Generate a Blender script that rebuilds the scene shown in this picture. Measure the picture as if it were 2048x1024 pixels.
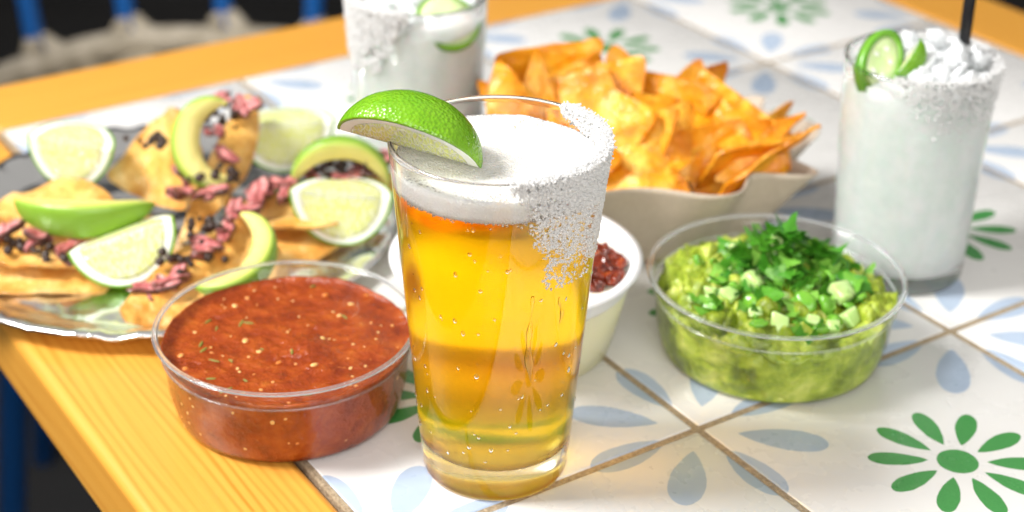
import bpy, math, random
import numpy as np
from mathutils import Vector, Matrix

for o in list(bpy.data.objects): bpy.data.objects.remove(o)
SC = bpy.context.scene
COL = SC.collection
PI = math.pi
R = math.radians

# ------------------------------------------------------------------ camera
cam_d = bpy.data.cameras.new('camera'); cam = bpy.data.objects.new('camera', cam_d); COL.objects.link(cam)
pitch, roll = 0.4505, -0.015
r0 = Vector((1, 0, 0)); u0 = Vector((0, math.sin(pitch), math.cos(pitch))); fw = Vector((0, math.cos(pitch), -math.sin(pitch)))
cx_ = math.cos(roll)*r0 - math.sin(roll)*u0; cy_ = math.sin(roll)*r0 + math.cos(roll)*u0
m = Matrix((cx_, cy_, -fw)).transposed().to_4x4(); m.translation = Vector((-0.0793, -0.5893, 0.3987))
cam.matrix_world = m
cam_d.lens = 59.124; cam_d.sensor_width = 36.0; cam_d.shift_y = -150/2048.0
cam_d.clip_start = 0.02; cam_d.clip_end = 60
cam_d.dof.use_dof = True; cam_d.dof.focus_distance = 0.625; cam_d.dof.aperture_fstop = 6.2; cam_d.dof.aperture_blades = 9
SC.camera = cam

# ------------------------------------------------------------------ light
w = bpy.data.worlds.new('World'); SC.world = w; w.use_nodes = True
bg = w.node_tree.nodes['Background']; bg.inputs[0].default_value = (1.0, 0.955, 0.90, 1); bg.inputs[1].default_value = 0.48
def area(name, loc, target, sx, sy, power, col):
    l = bpy.data.lights.new(name, 'AREA'); l.shape = 'RECTANGLE'; l.size = sx; l.size_y = sy; l.energy = power; l.color = col
    o = bpy.data.objects.new(name, l); COL.objects.link(o); o.location = loc
    o.rotation_euler = (Vector(target) - Vector(loc)).to_track_quat('-Z', 'Y').to_euler(); return o
area('window_key_light', (-1.04, -0.06, 1.10), (-0.05, 0.03, 0.03), 0.42, 0.42, 38, (1.0, 0.985, 0.96))
area('front_fill_light', (0.10, -1.60, 1.00), (-0.05, 0.05, 0.05), 1.5, 1.0, 27, (1.0, 0.975, 0.94))  # soft fill added behind the camera to brighten salt and front faces

SC.view_settings.view_transform = 'Standard'; SC.view_settings.look = 'None'
SC.view_settings.exposure = -0.14; SC.view_settings.gamma = 1.0; SC.view_settings.use_curve_mapping = False
SC.render.engine = 'CYCLES'
cy = SC.cycles
cy.use_denoising = True
cy.max_bounces = 16; cy.transmission_bounces = 14; cy.transparent_max_bounces = 20; cy.glossy_bounces = 6; cy.diffuse_bounces = 4; cy.volume_bounces = 0
cy.use_adaptive_sampling = True; cy.adaptive_threshold = 0.03; cy.adaptive_min_samples = 24
cy.caustics_reflective = True; cy.caustics_refractive = True; cy.sample_clamp_indirect = 40.0; cy.blur_glossy = 0.4

# ------------------------------------------------------------------ noise (numpy)
def _h(ix, iy, iz, s):
    n = (ix*374761393 + iy*668265263 + iz*2147483647 + s*1274126177) & 0xffffffff
    n = ((n ^ (n >> 13))*1274126177) & 0xffffffff
    n = ((n ^ (n >> 16))*2246822519) & 0xffffffff
    return ((n ^ (n >> 15)) & 0xffffff)/float(0xffffff)
def vnoise(p, s=0):
    p = np.asarray(p, float); i = np.floor(p).astype(np.int64); f = p - i; f = f*f*f*(f*(f*6-15)+10)
    r = 0
    for dx in (0, 1):
        for dy in (0, 1):
            for dz in (0, 1):
                wgt = (f[..., 0] if dx else 1-f[..., 0])*(f[..., 1] if dy else 1-f[..., 1])*(f[..., 2] if dz else 1-f[..., 2])
                r = r + wgt*_h(i[..., 0]+dx, i[..., 1]+dy, i[..., 2]+dz, s)
    return r*2-1
def fbm(p, o=4, s=0):
    p = np.asarray(p, float); r = 0; a = 1.0; t = 0
    for k in range(o): r = r + a*vnoise(p*(2.03**k)+17.3*k, s+k); t += a; a *= .5
    return r/t
def worley(p, s=0):
    p = np.asarray(p, float); i = np.floor(p).astype(np.int64); best = np.full(p.shape[:-1], 9.0); sec = best.copy()
    for dx in (-1, 0, 1):
        for dy in (-1, 0, 1):
            for dz in (-1, 0, 1):
                c = i + np.array([dx, dy, dz])
                q = np.stack([c[..., k] + _h(c[..., 0], c[..., 1], c[..., 2], s+k*7+1) for k in range(3)], -1)
                d = np.sqrt(((p-q)**2).sum(-1))
                sec = np.minimum(sec, np.maximum(best, d)); best = np.minimum(best, d)
    return best, sec

# ------------------------------------------------------------------ object helpers
def mesh(name, v, f, mat, parent=None, smooth=True, attr=None):
    me = bpy.data.meshes.new(name); me.from_pydata([tuple(map(float, x)) for x in v], [], [tuple(int(q) for q in x) for x in f]); me.update()
    if smooth: me.polygons.foreach_set('use_smooth', [True]*len(me.polygons))
    if mat: me.materials.append(mat)
    if attr is not None:
        a = me.attributes.new('tone', 'FLOAT', 'POINT'); a.data.foreach_set('value', [float(x) for x in attr])
    o = bpy.data.objects.new(name, me); COL.objects.link(o); o.parent = parent; return o
def empty(name, loc=(0, 0, 0), rz=0.0):
    o = bpy.data.objects.new(name, None); COL.objects.link(o); o.location = loc; o.rotation_euler = (0, 0, rz); o.empty_display_size = .02; return o
def tag(o, label=None, cat=None, group=None, kind=None):
    if label: o['label'] = label
    if cat: o['category'] = cat
    if group: o['group'] = group
    if kind: o['kind'] = kind
    return o
def lathe(prof, n=96, closed=False):
    """prof: list of (r,z); r==0 collapses to a pole"""
    v = []; idx = []; f = []
    for r, z in prof:
        if r < 1e-9: idx.append([len(v)]*n); v.append((0, 0, z))
        else:
            idx.append(list(range(len(v), len(v)+n)))
            v += [(r*math.cos(2*PI*k/n), r*math.sin(2*PI*k/n), z) for k in range(n)]
    m_ = len(prof)
    for a in range(m_ if closed else m_-1):
        A = idx[a]; B = idx[(a+1) % m_]
        for k in range(n):
            q = [A[k], A[(k+1) % n], B[(k+1) % n], B[k]]
            u = []
            for x in q:
                if x not in u: u.append(x)
            if len(u) > 2: f.append(u)
    return np.array(v, float), f
def tube(path, rad, n=10, cap=True):
    P = [Vector(p) for p in path]; v = []; f = []
    up = Vector((0, 0, 1))
    for i, p in enumerate(P):
        t = (P[min(i+1, len(P)-1)] - P[max(i-1, 0)]).normalized()
        a = t.cross(up if abs(t.z) < .95 else Vector((1, 0, 0))).normalized(); b = t.cross(a)
        rr = rad[i] if hasattr(rad, '__len__') else rad
        v += [p + rr*(math.cos(2*PI*k/n)*a + math.sin(2*PI*k/n)*b) for k in range(n)]
    for i in range(len(P)-1):
        for k in range(n): f.append((i*n+k, i*n+(k+1) % n, (i+1)*n+(k+1) % n, (i+1)*n+k))
    if cap: f.append(tuple(range(n))); f.append(tuple(range((len(P)-1)*n, len(P)*n)))
    return [tuple(x) for x in v], f
def bevel_box(sx, sy, sz, b, seg=2):
    import bmesh
    bm = bmesh.new(); bmesh.ops.create_cube(bm, size=1.0); bmesh.ops.scale(bm, vec=(sx, sy, sz), verts=bm.verts)
    bmesh.ops.bevel(bm, geom=list(bm.edges), offset=b, segments=seg, affect='EDGES', profile=.5)
    v = [tuple(x.co) for x in bm.verts]; f = [[q.index for q in x.verts] for x in bm.faces]
    bm.verts.index_update(); f = [[q.index for q in x.verts] for x in bm.faces]; bm.free(); return v, f
def join(parts):
    v = []; f = []
    for pv, pf in parts:
        o = len(v); v += [tuple(x) for x in pv]; f += [[q+o for q in x] for x in pf]
    return v, f
_ico = {}
def icosphere(sub=2):
    if sub not in _ico:
        import bmesh
        bm = bmesh.new(); bmesh.ops.create_icosphere(bm, subdivisions=sub, radius=1.0); bm.verts.index_update()
        _ico[sub] = (np.array([x.co[:] for x in bm.verts]), [[q.index for q in x.verts] for x in bm.faces]); bm.free()
    return _ico[sub]
def rotm(rng):
    q = rng.normal(size=4); q /= np.linalg.norm(q); a, b, c, d = q
    return np.array([[1-2*(c*c+d*d), 2*(b*c-a*d), 2*(b*d+a*c)], [2*(b*c+a*d), 1-2*(b*b+d*d), 2*(c*d-a*b)], [2*(b*d-a*c), 2*(c*d+a*b), 1-2*(b*b+c*c)]])
def nrm(x): x = np.asarray(x, float); return x/np.linalg.norm(x)

# ------------------------------------------------------------------ material helpers
class NT:
    def __init__(s, name):
        s.m = bpy.data.materials.new(name); s.m.use_nodes = True; s.t = s.m.node_tree; s.n = s.t.nodes; s.p = s.n['Principled BSDF']; s.out = s.n['Material Output']
    def link(s, a, b): s.t.links.new(a, b)
    def new(s, typ, **k):
        n = s.n.new(typ)
        for a, b in k.items(): setattr(n, a, b)
        return n
    def put(s, sock, x):
        if isinstance(x, bpy.types.NodeSocket): s.link(x, sock)
        elif x is not None: sock.default_value = x
    def M(s, op, a, b=None, c=None, clamp=False):
        n = s.new('ShaderNodeMath', operation=op); n.use_clamp = clamp
        for i, x in enumerate((a, b, c)): s.put(n.inputs[i], x)
        return n.outputs[0]
    def coord(s, which='Object', scale=None, loc=None):
        o = s.new('ShaderNodeTexCoord').outputs[which]
        if scale or loc:
            mp = s.new('ShaderNodeMapping'); s.link(o, mp.inputs[0])
            if scale: mp.inputs['Scale'].default_value = scale
            if loc: mp.inputs['Location'].default_value = loc
            o = mp.outputs[0]
        return o
    def noise(s, vec, scale, detail=4, rough=.55, dist=0.0):
        n = s.new('ShaderNodeTexNoise'); s.link(vec, n.inputs['Vector']); n.inputs['Scale'].default_value = scale
        n.inputs['Detail'].default_value = detail; n.inputs['Roughness'].default_value = rough; n.inputs['Distortion'].default_value = dist; return n.outputs[0]
    def voro(s, vec, scale, feature='F1'):
        n = s.new('ShaderNodeTexVoronoi', feature=feature); s.link(vec, n.inputs['Vector']); n.inputs['Scale'].default_value = scale; return n.outputs[0]
    def ramp(s, fac, stops, interp='LINEAR'):
        n = s.new('ShaderNodeValToRGB'); s.put(n.inputs[0], fac); e = n.color_ramp.elements; n.color_ramp.interpolation = interp
        while len(e) > len(stops): e.remove(e[-1])
        while len(e) < len(stops): e.new(1.0)
        for x, (p, c) in zip(e, stops): x.position = p; x.color = tuple(c)+((1,) if len(c) == 3 else ())
        return n.outputs[0]
    def mix(s, fac, a, b, mode='MIX'):
        n = s.new('ShaderNodeMix', data_type='RGBA', blend_type=mode)
        s.put(n.inputs[0], fac)
        for i, x in ((6, a), (7, b)):
            if isinstance(x, tuple) and len(x) == 3: x = x+(1,)
            s.put(n.inputs[i], x)
        return n.outputs[2]
    def bump(s, h, strength=.3, dist=.001, normal=None):
        n = s.new('ShaderNodeBump'); s.link(h, n.inputs['Height']); n.inputs['Strength'].default_value = strength; n.inputs['Distance'].default_value = dist
        if normal: s.link(normal, n.inputs['Normal'])
        s.link(n.outputs[0], s.p.inputs['Normal']); return n.outputs[0]
    def set(s, **k):
        for a, x in k.items():
            key = {'color': 'Base Color', 'rough': 'Roughness', 'metal': 'Metallic', 'ior': 'IOR', 'trans': 'Transmission Weight', 'sss': 'Subsurface Weight', 'sssr': 'Subsurface Radius',
                   'ssss': 'Subsurface Scale', 'coat': 'Coat Weight', 'coatr': 'Coat Roughness', 'spec': 'Specular IOR Level', 'sheen': 'Sheen Weight'}[a]
            if isinstance(x, tuple) and key == 'Base Color' and len(x) == 3: x = x+(1,)
            s.put(s.p.inputs[key], x)
        return s
    def attr(s, name='tone'): return s.new('ShaderNodeAttribute', attribute_name=name).outputs['Fac']

MAT = {}
def simple(name, **k):
    n = NT(name); n.set(**k); MAT[name] = n.m; return n

# tile -------------------------------------------------------------------------------------
T = 0.15; ROT = 0.5868
def make_tile_mat():
    n = NT('painted_tile'); M = n.M
    co = n.coord('Object', scale=(1/T, 1/T, 1/T)); sx = n.new('ShaderNodeSeparateXYZ')
    wob = n.new('ShaderNodeTexNoise'); n.link(co, wob.inputs[0]); wob.inputs['Scale'].default_value = 22
    add = n.new('ShaderNodeVectorMath', operation='MULTIPLY_ADD'); n.link(wob.outputs[1], add.inputs[0]); add.inputs[1].default_value = (.006,)*3; n.link(co, add.inputs[2])
    n.link(add.outputs[0], sx.inputs[0]); x, y = M('SUBTRACT', sx.outputs[0], .003), M('SUBTRACT', sx.outputs[1], .003)
    def petals(px, py, step, off, r0, r1, k):
        rho = M('SQRT', M('ADD', M('MULTIPLY', px, px), M('MULTIPLY', py, py)))
        ang = M('ARCTAN2', py, px)
        a = M('SUBTRACT', M('FLOORED_MODULO', M('ADD', ang, off+step/2), step), step/2)
        al = M('MULTIPLY', rho, M('COSINE', a)); la = M('ABSOLUTE', M('MULTIPLY', rho, M('SINE', a)))
        t = M('DIVIDE', M('SUBTRACT', al, r0), r1-r0, clamp=True)
        wd = M('MULTIPLY', M('MULTIPLY', M('POWER', t, .85), M('POWER', M('SUBTRACT', 1.0, t), .5)), k)
        return M('DIVIDE', M('SUBTRACT', wd, la), .0022, clamp=True), rho
    g, rho = petals(x, y, 2*PI/10, -PI/2, .078, .243, .075)
    cen = M('DIVIDE', M('SUBTRACT', .057, rho), .0025, clamp=True)
    g = M('MAXIMUM', g, cen)
    qx = M('SUBTRACT', .5, M('ABSOLUTE', x)); qy = M('SUBTRACT', .5, M('ABSOLUTE', y))
    b, _ = petals(qx, qy, PI/4, 0.0, .112, .362, .125)
    sp = n.noise(co, 160, 2)
    white = n.mix(n.noise(co, 3.0, 3), (.73, .725, .715), (.79, .785, .78))
    green = n.mix(sp, (.045, .235, .055), (.075, .32, .085))
    blue = n.mix(n.noise(co, 9, 4), (.37, .46, .60), (.46, .55, .68))
    c = n.mix(g, n.mix(b, white, blue), green)
    inf = n.new('ShaderNodeObjectInfo'); c = n.mix(1.0, c, n.ramp(inf.outputs['Random'], [(0, (.965, .96, .945)), (1, (1, 1, 1))]), 'MULTIPLY')
    c = n.mix(n.ramp(n.noise(n.coord('Object', scale=(18, 18, 1)), 1.0, 6, .7), [(.60, (0,)*3), (.80, (.16,)*3)]), c, (.60, .54, .46))
    scr = n.ramp(n.noise(n.coord('Object', scale=(30, 300, 1)), 1.0, 3), [(.70, (0, 0, 0)), (.74, (1, 1, 1))])
    n.set(color=c, rough=n.ramp(n.noise(co, 6, 4), [(.3, (.22,)*3), (.7, (.36,)*3)]), spec=.5)
    n.bump(n.noise(co, 14, 3), .06, .002)
    return n.m
MAT['tile'] = make_tile_mat()
n = NT('sandy_grout'); co = n.coord('Object'); n.set(color=n.ramp(n.noise(co, 700, 4), [(.3, (.26, .19, .115)), (.7, (.50, .40, .27))]), rough=.95); n.bump(n.noise(co, 900, 3), .9, .0012); MAT['grout'] = n.m
n = NT('varnished_pine'); M = n.M; co = n.coord('Object'); inf = n.new('ShaderNodeObjectInfo')
sh = n.new('ShaderNodeVectorMath', operation='MULTIPLY_ADD'); n.link(inf.outputs['Random'], sh.inputs[0]); sh.inputs[1].default_value = (3.1, .9, .7); n.link(co, sh.inputs[2])
mp = n.new('ShaderNodeMapping'); n.link(sh.outputs[0], mp.inputs[0]); mp.inputs['Scale'].default_value = (1.6, 16, 16)
warp = n.noise(mp.outputs[0], 1.0, 3)
sp = n.new('ShaderNodeSeparateXYZ'); n.link(sh.outputs[0], sp.inputs[0])
ph = M('ADD', M('MULTIPLY', sp.outputs[1], 1350.0), M('ADD', M('MULTIPLY', warp, 58.0), M('MULTIPLY', sp.outputs[2], 500)))
ring = M('POWER', M('MULTIPLY_ADD', M('SINE', ph), .5, .5), 2.2)
mp2 = n.new('ShaderNodeMapping'); n.link(sh.outputs[0], mp2.inputs[0]); mp2.inputs['Scale'].default_value = (9, 700, 700)
fib = n.noise(mp2.outputs[0], 1.0, 4)
mp3 = n.new('ShaderNodeMapping'); n.link(sh.outputs[0], mp3.inputs[0]); mp3.inputs['Scale'].default_value = (2.0, 42, 42)
big = n.noise(mp3.outputs[0], 1.0, 2)
base = n.mix(big, (.72, .335, .042), (.84, .45, .085))
ring = M('MULTIPLY', ring, n.ramp(n.noise(mp.outputs[0], 2.6, 3), [(.35, (.35,)*3), (.65, (1,)*3)])); c = n.mix(M('MULTIPLY', ring, n.ramp(big, [(.38, (.04,)*3), (.66, (.85,)*3)])), base, (.54, .17, .006)); c = n.mix(M('MULTIPLY', fib, .45), c, (.54, .20, .014))
n.set(color=c, rough=.40, coat=.22, coatr=.16); n.bump(M('ADD', fib, M('MULTIPLY', ring, .6)), .10, .0006); MAT['wood'] = n.m
n = NT('dark_floor'); co = n.coord('Object'); n.set(color=n.ramp(n.noise(co, 3, 5), [(.3, (.006, .006, .007)), (.75, (.022, .021, .021))]), rough=.8); MAT['floor'] = n.m

# glass and drinks --------------------------------------------------------------------------
simple('pint_crystal', color=(1, 1, 1), rough=0.0, trans=1.0, ior=1.44)
simple('clear_glass', color=(1, 1, 1), rough=0.0, trans=1.0, ior=1.5)
def volume_abs(n, col, dens):
    a = n.new('ShaderNodeVolumeAbsorption'); a.inputs[0].default_value = col+(1,); a.inputs[1].default_value = dens; n.link(a.outputs[0], n.out.inputs['Volume'])
n = simple('beer_liquid', color=(1, 1, 1), rough=.42, trans=1.0, ior=1.333/1.44); volume_abs(n, (.992, .903, .002), 100)
simple('water_drop', color=(1, 1, 1), rough=0.0, trans=1.0, ior=1.33)
n = simple('beer_foam', color=(.86, .845, .815), rough=.5, sss=.6, sssr=(1, .9, .75), ssss=.004); co = n.coord('Object')
n.bump(n.M('ADD', n.M('MULTIPLY', n.voro(co, 1100), .8), n.noise(co, 300, 4)), .7, .0009)
n = simple('foam_bubble', color=(.95, .93, .88), rough=.12, trans=.5, ior=1.2)
n = NT('salt_crystal'); d_ = n.new('ShaderNodeBsdfDiffuse'); d_.inputs[0].default_value = (.97, .97, .97, 1); t_ = n.new('ShaderNodeBsdfTranslucent'); t_.inputs[0].default_value = (.97, .97, .97, 1)
g_ = n.new('ShaderNodeBsdfGlass'); g_.inputs['Roughness'].default_value = .05; g_.inputs['IOR'].default_value = 1.4; m1_ = n.new('ShaderNodeMixShader'); m1_.inputs[0].default_value = .48; n.link(d_.outputs[0], m1_.inputs[1]); n.link(t_.outputs[0], m1_.inputs[2])
m2_ = n.new('ShaderNodeMixShader'); m2_.inputs[0].default_value = .22; n.link(m1_.outputs[0], m2_.inputs[1]); n.link(g_.outputs[0], m2_.inputs[2]); n.link(m2_.outputs[0], n.out.inputs['Surface']); n.n.remove(n.p); MAT['salt_crystal'] = n.m
def thin_plastic(name, tint, base=.045, rough=.04, haze=0.0):
    n = NT(name); lw = n.new('ShaderNodeLayerWeight'); lw.inputs[0].default_value = .5
    fac = n.M('MULTIPLY_ADD', n.M('POWER', lw.outputs['Facing'], 4.0), .6, base)
    tr = n.new('ShaderNodeBsdfTransparent'); tr.inputs[0].default_value = tint+(1,)
    gl = n.new('ShaderNodeBsdfGlossy'); gl.inputs['Roughness'].default_value = rough
    co = n.coord('Object'); bp = n.new('ShaderNodeBump'); n.link(n.noise(co, 90, 2), bp.inputs['Height']); bp.inputs['Strength'].default_value = .15; bp.inputs['Distance'].default_value = .002; n.link(bp.outputs[0], gl.inputs['Normal'])
    mx = n.new('ShaderNodeMixShader'); n.link(fac, mx.inputs[0]); n.link(tr.outputs[0], mx.inputs[1]); n.link(gl.outputs[0], mx.inputs[2]); last = mx.outputs[0]
    if haze:
        df = n.new('ShaderNodeBsdfDiffuse'); df.inputs[0].default_value = (.85, .87, .88, 1); m2 = n.new('ShaderNodeMixShader'); m2.inputs[0].default_value = haze; n.link(last, m2.inputs[1]); n.link(df.outputs[0], m2.inputs[2]); last = m2.outputs[0]
    n.link(last, n.out.inputs['Surface']); n.n.remove(n.p); MAT[name] = n.m
thin_plastic('clear_plastic', (.985, .99, .99), base=.030)
simple('plastic_rim', color=(.96, .98, 1.0), rough=.06, trans=.92, ior=1.4)
simple('frosted_plastic', color=(.86, .87, .90), rough=.35, sss=.4, sssr=(1, 1, 1), ssss=.003, spec=.4)
simple('cream_cup', color=(.80, .77, .52), rough=.32, sss=.3, sssr=(1, 1, .8), ssss=.004)
simple('black_plastic', color=(.012, .012, .014), rough=.25)

# food -----------------------------------------------------------------------------------
n = NT('lime_peel'); co = n.coord('Object'); v = n.voro(co, 760); big = n.noise(co, 60, 3)
n.set(color=n.mix(big, (.095, .30, .005), (.24, .49, .012)), rough=.24, sss=.08, sssr=(.3, 1, .1), ssss=.002, spec=.6)
n.bump(n.M('ADD', n.M('MULTIPLY', v, 1.3), n.M('MULTIPLY', n.noise(co, 330, 3), .8)), .38, .0009); MAT['lime_peel'] = n.m
n = NT('lime_pith'); co = n.coord('Object'); n.set(color=n.mix(n.noise(co, 150, 3), (.88, .92, .76), (.94, .96, .88)), rough=.5, sss=.3, sssr=(1, 1, .6), ssss=.003); MAT['lime_pith'] = n.m
n = NT('lime_flesh'); u = n.new('ShaderNodeUVMap'); u.uv_map = 'pulp'
mp = n.new('ShaderNodeMapping'); n.link(u.outputs[0], mp.inputs[0]); mp.inputs['Scale'].default_value = (17, 4.2, 1)
ves = n.new('ShaderNodeTexVoronoi', feature='DISTANCE_TO_EDGE'); n.link(mp.outputs[0], ves.inputs['Vector']); ves.inputs['Scale'].default_value = 1.0
ed = n.ramp(ves.outputs[0], [(0.0, (1, 1, 1)), (.16, (0, 0, 0))]); co = n.coord('Object')
c = n.mix(n.noise(co, 130, 3), (.68, .78, .15), (.84, .87, .34)); c = n.mix(n.M('MULTIPLY', ed, .75), c, (.96, .98, .84))
n.set(color=c, rough=.13, sss=.75, sssr=(1, 1, .35), ssss=.006, spec=.6); n.bump(n.M('MULTIPLY', n.M('SUBTRACT', 1.0, ed), 1.0), .6, .0010); MAT['lime_flesh'] = n.m
n = NT('avocado_flesh'); a = n.attr(); co = n.coord('Object')
n.set(color=n.mix(n.noise(co, 120, 3), n.ramp(a, [(0.0, (.80, .68, .24)), (.30, (.68, .66, .19)), (.58, (.40, .55, .08)), (.85, (.17, .36, .02))]), (.5, .55, .12)), rough=.36, sss=.3, sssr=(1, 1, .3), ssss=.003)
n.p.inputs['Base Color'].links[0].from_node.inputs[0].default_value = .1
mx = n.p.inputs['Base Color'].links[0].from_node
for l in list(mx.inputs[0].links): n.t.links.remove(l)
mx.inputs[0].default_value = .12; n.bump(n.noise(co, 220, 4), .35, .001); MAT['avocado'] = n.m
def chip_mat(name, c0, c1, c2, rough):
    n = NT(name); co = n.coord('Object'); inf = n.new('ShaderNodeObjectInfo')
    sh = n.new('ShaderNodeVectorMath', operation='ADD'); n.link(co, sh.inputs[0]); n.link(inf.outputs['Random'], sh.inputs[1])
    a = n.noise(sh.outputs[0], 70, 4); b = n.noise(sh.outputs[0], 420, 3)
    c = n.ramp(a, [(.30, c0), (.52, c1), (.72, c2)]); c = n.mix(n.M('MULTIPLY', n.ramp(b, [(.56, (0, 0, 0)), (.74, (1, 1, 1))]), .7), c, tuple(x*.55 for x in c0))
    c = n.mix(1.0, c, n.ramp(inf.outputs['Random'], [(0, (.88, .80, .75)), (1, (1.0, 1.0, 1.0))]), 'MULTIPLY')
    c = n.mix(n.M('MULTIPLY', n.attr(), n.ramp(a, [(.35, (.55,)*3), (.65, (.08,)*3)])), c, tuple(x*.55 for x in c0))
    n.set(color=c, rough=rough, sss=.06, sssr=(1, .6, .2), ssss=.002, spec=.5); bl = n.ramp(n.voro(sh.outputs[0], 150), [(.0, (1,)*3), (.55, (0,)*3)]); n.bump(n.M('ADD', n.M('MULTIPLY', a, 1.0), n.M('ADD', n.M('MULTIPLY', b, .4), n.M('MULTIPLY', bl, .5))), .6, .0026); MAT[name] = n.m
chip_mat('fried_chip', (.77, .22, .003), (.91, .38, .007), (.98, .62, .08), .36)
chip_mat('tostada_corn', (.74, .31, .045), (.87, .50, .12), (.93, .68, .28), .42)
n = NT('seared_beef'); co = n.coord('Object', scale=(1, 3.2, 1)); a = n.noise(co, 170, 4)
c = n.ramp(a, [(.34, (.20, .05, .035)), (.46, (.48, .12, .12)), (.58, (.70, .26, .26)), (.74, (.82, .50, .43))]); c = n.mix(n.M('MULTIPLY', n.attr(), n.ramp(n.noise(co, 60, 2), [(.35, (.3,)*3), (.6, (1,)*3)])), c, (.075, .028, .016))
n.set(color=c, rough=.3, sss=.15, sssr=(1, .3, .2), ssss=.003); n.bump(a, .5, .0015); MAT['beef'] = n.m
n = NT('charred_crumb'); n.set(color=(.035, .016, .01), rough=.45); MAT['crumb'] = n.m
n = NT('red_salsa'); co = n.coord('Object'); a = n.noise(co, 120, 5); b = n.noise(co, 420, 3)
c = n.ramp(a, [(.3, (.19, .024, .003)), (.5, (.29, .044, .005)), (.66, (.37, .072, .008)), (.8, (.46, .125, .016))]); c = n.mix(n.ramp(b, [(.66, (0, 0, 0)), (.76, (1, 1, 1))]), c, (.50, .15, .03))
n.set(color=c, rough=.24, sss=.05, sssr=(1, .3, .1), ssss=.002, spec=.4); n.bump(n.M('ADD', a, n.M('MULTIPLY', b, .7)), .6, .0026); MAT['salsa'] = n.m
n = NT('tomato_seed'); co = n.coord('Object'); n.set(color=n.ramp(n.noise(co, 90, 1), [(.35, (.62, .20, .03)), (.6, (.80, .50, .18))]), rough=.3, sss=.2, ssss=.002); MAT['seed'] = n.m
simple('herb_fleck', color=(.20, .20, .03), rough=.5)
n = NT('guacamole_mash'); co = n.coord('Object'); a = n.noise(co, 75, 4); b = n.noise(co, 300, 3)
c = n.ramp(a, [(.34, (.09, .15, .008)), (.45, (.22, .33, .018)), (.56, (.38, .49, .05)), (.70, (.64, .70, .18))]); c = n.mix(n.M('MULTIPLY', b, .3), c, (.46, .46, .04))
n.set(color=c, rough=.36, sss=.25, sssr=(1, 1, .3), ssss=.004); n.bump(n.M('ADD', a, n.M('MULTIPLY', b, .6)), .55, .002); MAT['guac'] = n.m
n = NT('cilantro_leaf'); co = n.coord('Object'); a = n.attr(); n.set(color=n.ramp(a, [(0, (.03, .17, .01)), (.6, (.08, .30, .02)), (1, (.24, .50, .07))]), rough=.33, spec=.5)
n.bump(n.noise(co, 500, 2), .4, .0006); MAT['cilantro'] = n.m
n = NT('raw_onion'); co = n.coord('Object'); n.set(color=n.mix(n.noise(co, 180, 2), (.34, .60, .13), (.66, .82, .38)), rough=.2, sss=.5, sssr=(1, 1, .7), ssss=.004); MAT['onion'] = n.m
n = NT('green_chile'); co = n.coord('Object'); n.set(color=n.mix(n.noise(co, 120, 2), (.05, .27, .015), (.28, .55, .06)), rough=.2, sss=.2, sssr=(.5, 1, .2), ssss=.003); MAT['chile'] = n.m
n = NT('cream_queso'); co = n.coord('Object'); n.set(color=(.90, .88, .76), rough=.3, sss=.4, sssr=(1, .9, .5), ssss=.006); n.bump(n.noise(co, 60, 3), .2, .003); MAT['queso'] = n.m
n = NT('red_chile_relish'); co = n.coord('Object'); n.set(color=n.ramp(n.noise(co, 160, 3), [(.35, (.07, .008, .004)), (.6, (.28, .035, .008)), (.8, (.50, .12, .02))]), rough=.12, spec=.7, sss=.1, ssss=.002); MAT['relish'] = n.m
n = NT('kraft_paper'); co = n.coord('Object'); n.set(color=n.mix(n.noise(co, 400, 4), (.48, .39, .30), (.60, .51, .41)), rough=.75); n.bump(n.noise(co, 900, 2), .15, .0006); MAT['kraft'] = n.m
n = NT('crumpled_foil'); co = n.coord('Object'); n.set(color=(.88, .89, .90), metal=1.0, rough=.22); n.bump(n.M('ADD', n.voro(co, 45), n.M('MULTIPLY', n.noise(co, 60, 4), .8)), .28, .004); MAT['foil'] = n.m
n = NT('margarita_slush'); co = n.coord('Object'); a = n.noise(co, 95, 4, .6); v = n.voro(co, 110)
n.set(color=n.mix(n.ramp(a, [(.35, (0,)*3), (.7, (1,)*3)]), (.82, .895, .86), (.93, .97, .95)), rough=.12, sss=.85, sssr=(.8, 1, .9), ssss=.014, spec=.3); n.bump(n.M('ADD', a, n.M('MULTIPLY', v, .6)), .22, .003); MAT['margarita'] = n.m
n = simple('crushed_ice', color=(.95, .975, .99), rough=.08, trans=.32, ior=1.31, sss=0.0); co = n.coord('Object'); n.bump(n.noise(co, 250, 3), .3, .0008)
n = NT('jalapeno_flesh'); co = n.coord('Object'); n.set(color=n.mix(n.noise(co, 200, 3), (.60, .80, .30), (.80, .90, .58)), rough=.25, sss=.4, sssr=(1, 1, .5), ssss=.003); MAT['jal_flesh'] = n.m
n = NT('woven_cord'); co = n.coord('Object'); n.set(color=n.ramp(n.noise(co, 60, 4), [(.3, (.34, .29, .21)), (.7, (.60, .53, .42))]), rough=.85); n.bump(n.noise(co, 160, 2), .8, .006); MAT['cord'] = n.m
n = NT('cord_row'); co = n.coord('Object'); n.set(color=n.ramp(n.noise(co, 45, 3), [(.35, (.16, .13, .085)), (.6, (.44, .38, .28))]), rough=.9); n.bump(n.noise(co, 130, 2), .8, .006); MAT['cord_row'] = n.m
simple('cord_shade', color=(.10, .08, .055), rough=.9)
simple('blue_steel', color=(.006, .10, .36), rough=.35)
simple('white_napkin', color=(.88, .88, .88), rough=.8)

# ================================================================== structure
fl = mesh('floor', [(-30, -30, -.75), (30, -30, -.75), (30, 30, -.75), (-30, 30, -.75)], [(0, 1, 2, 3)], MAT['floor'], smooth=False); tag(fl, kind='structure')

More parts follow.
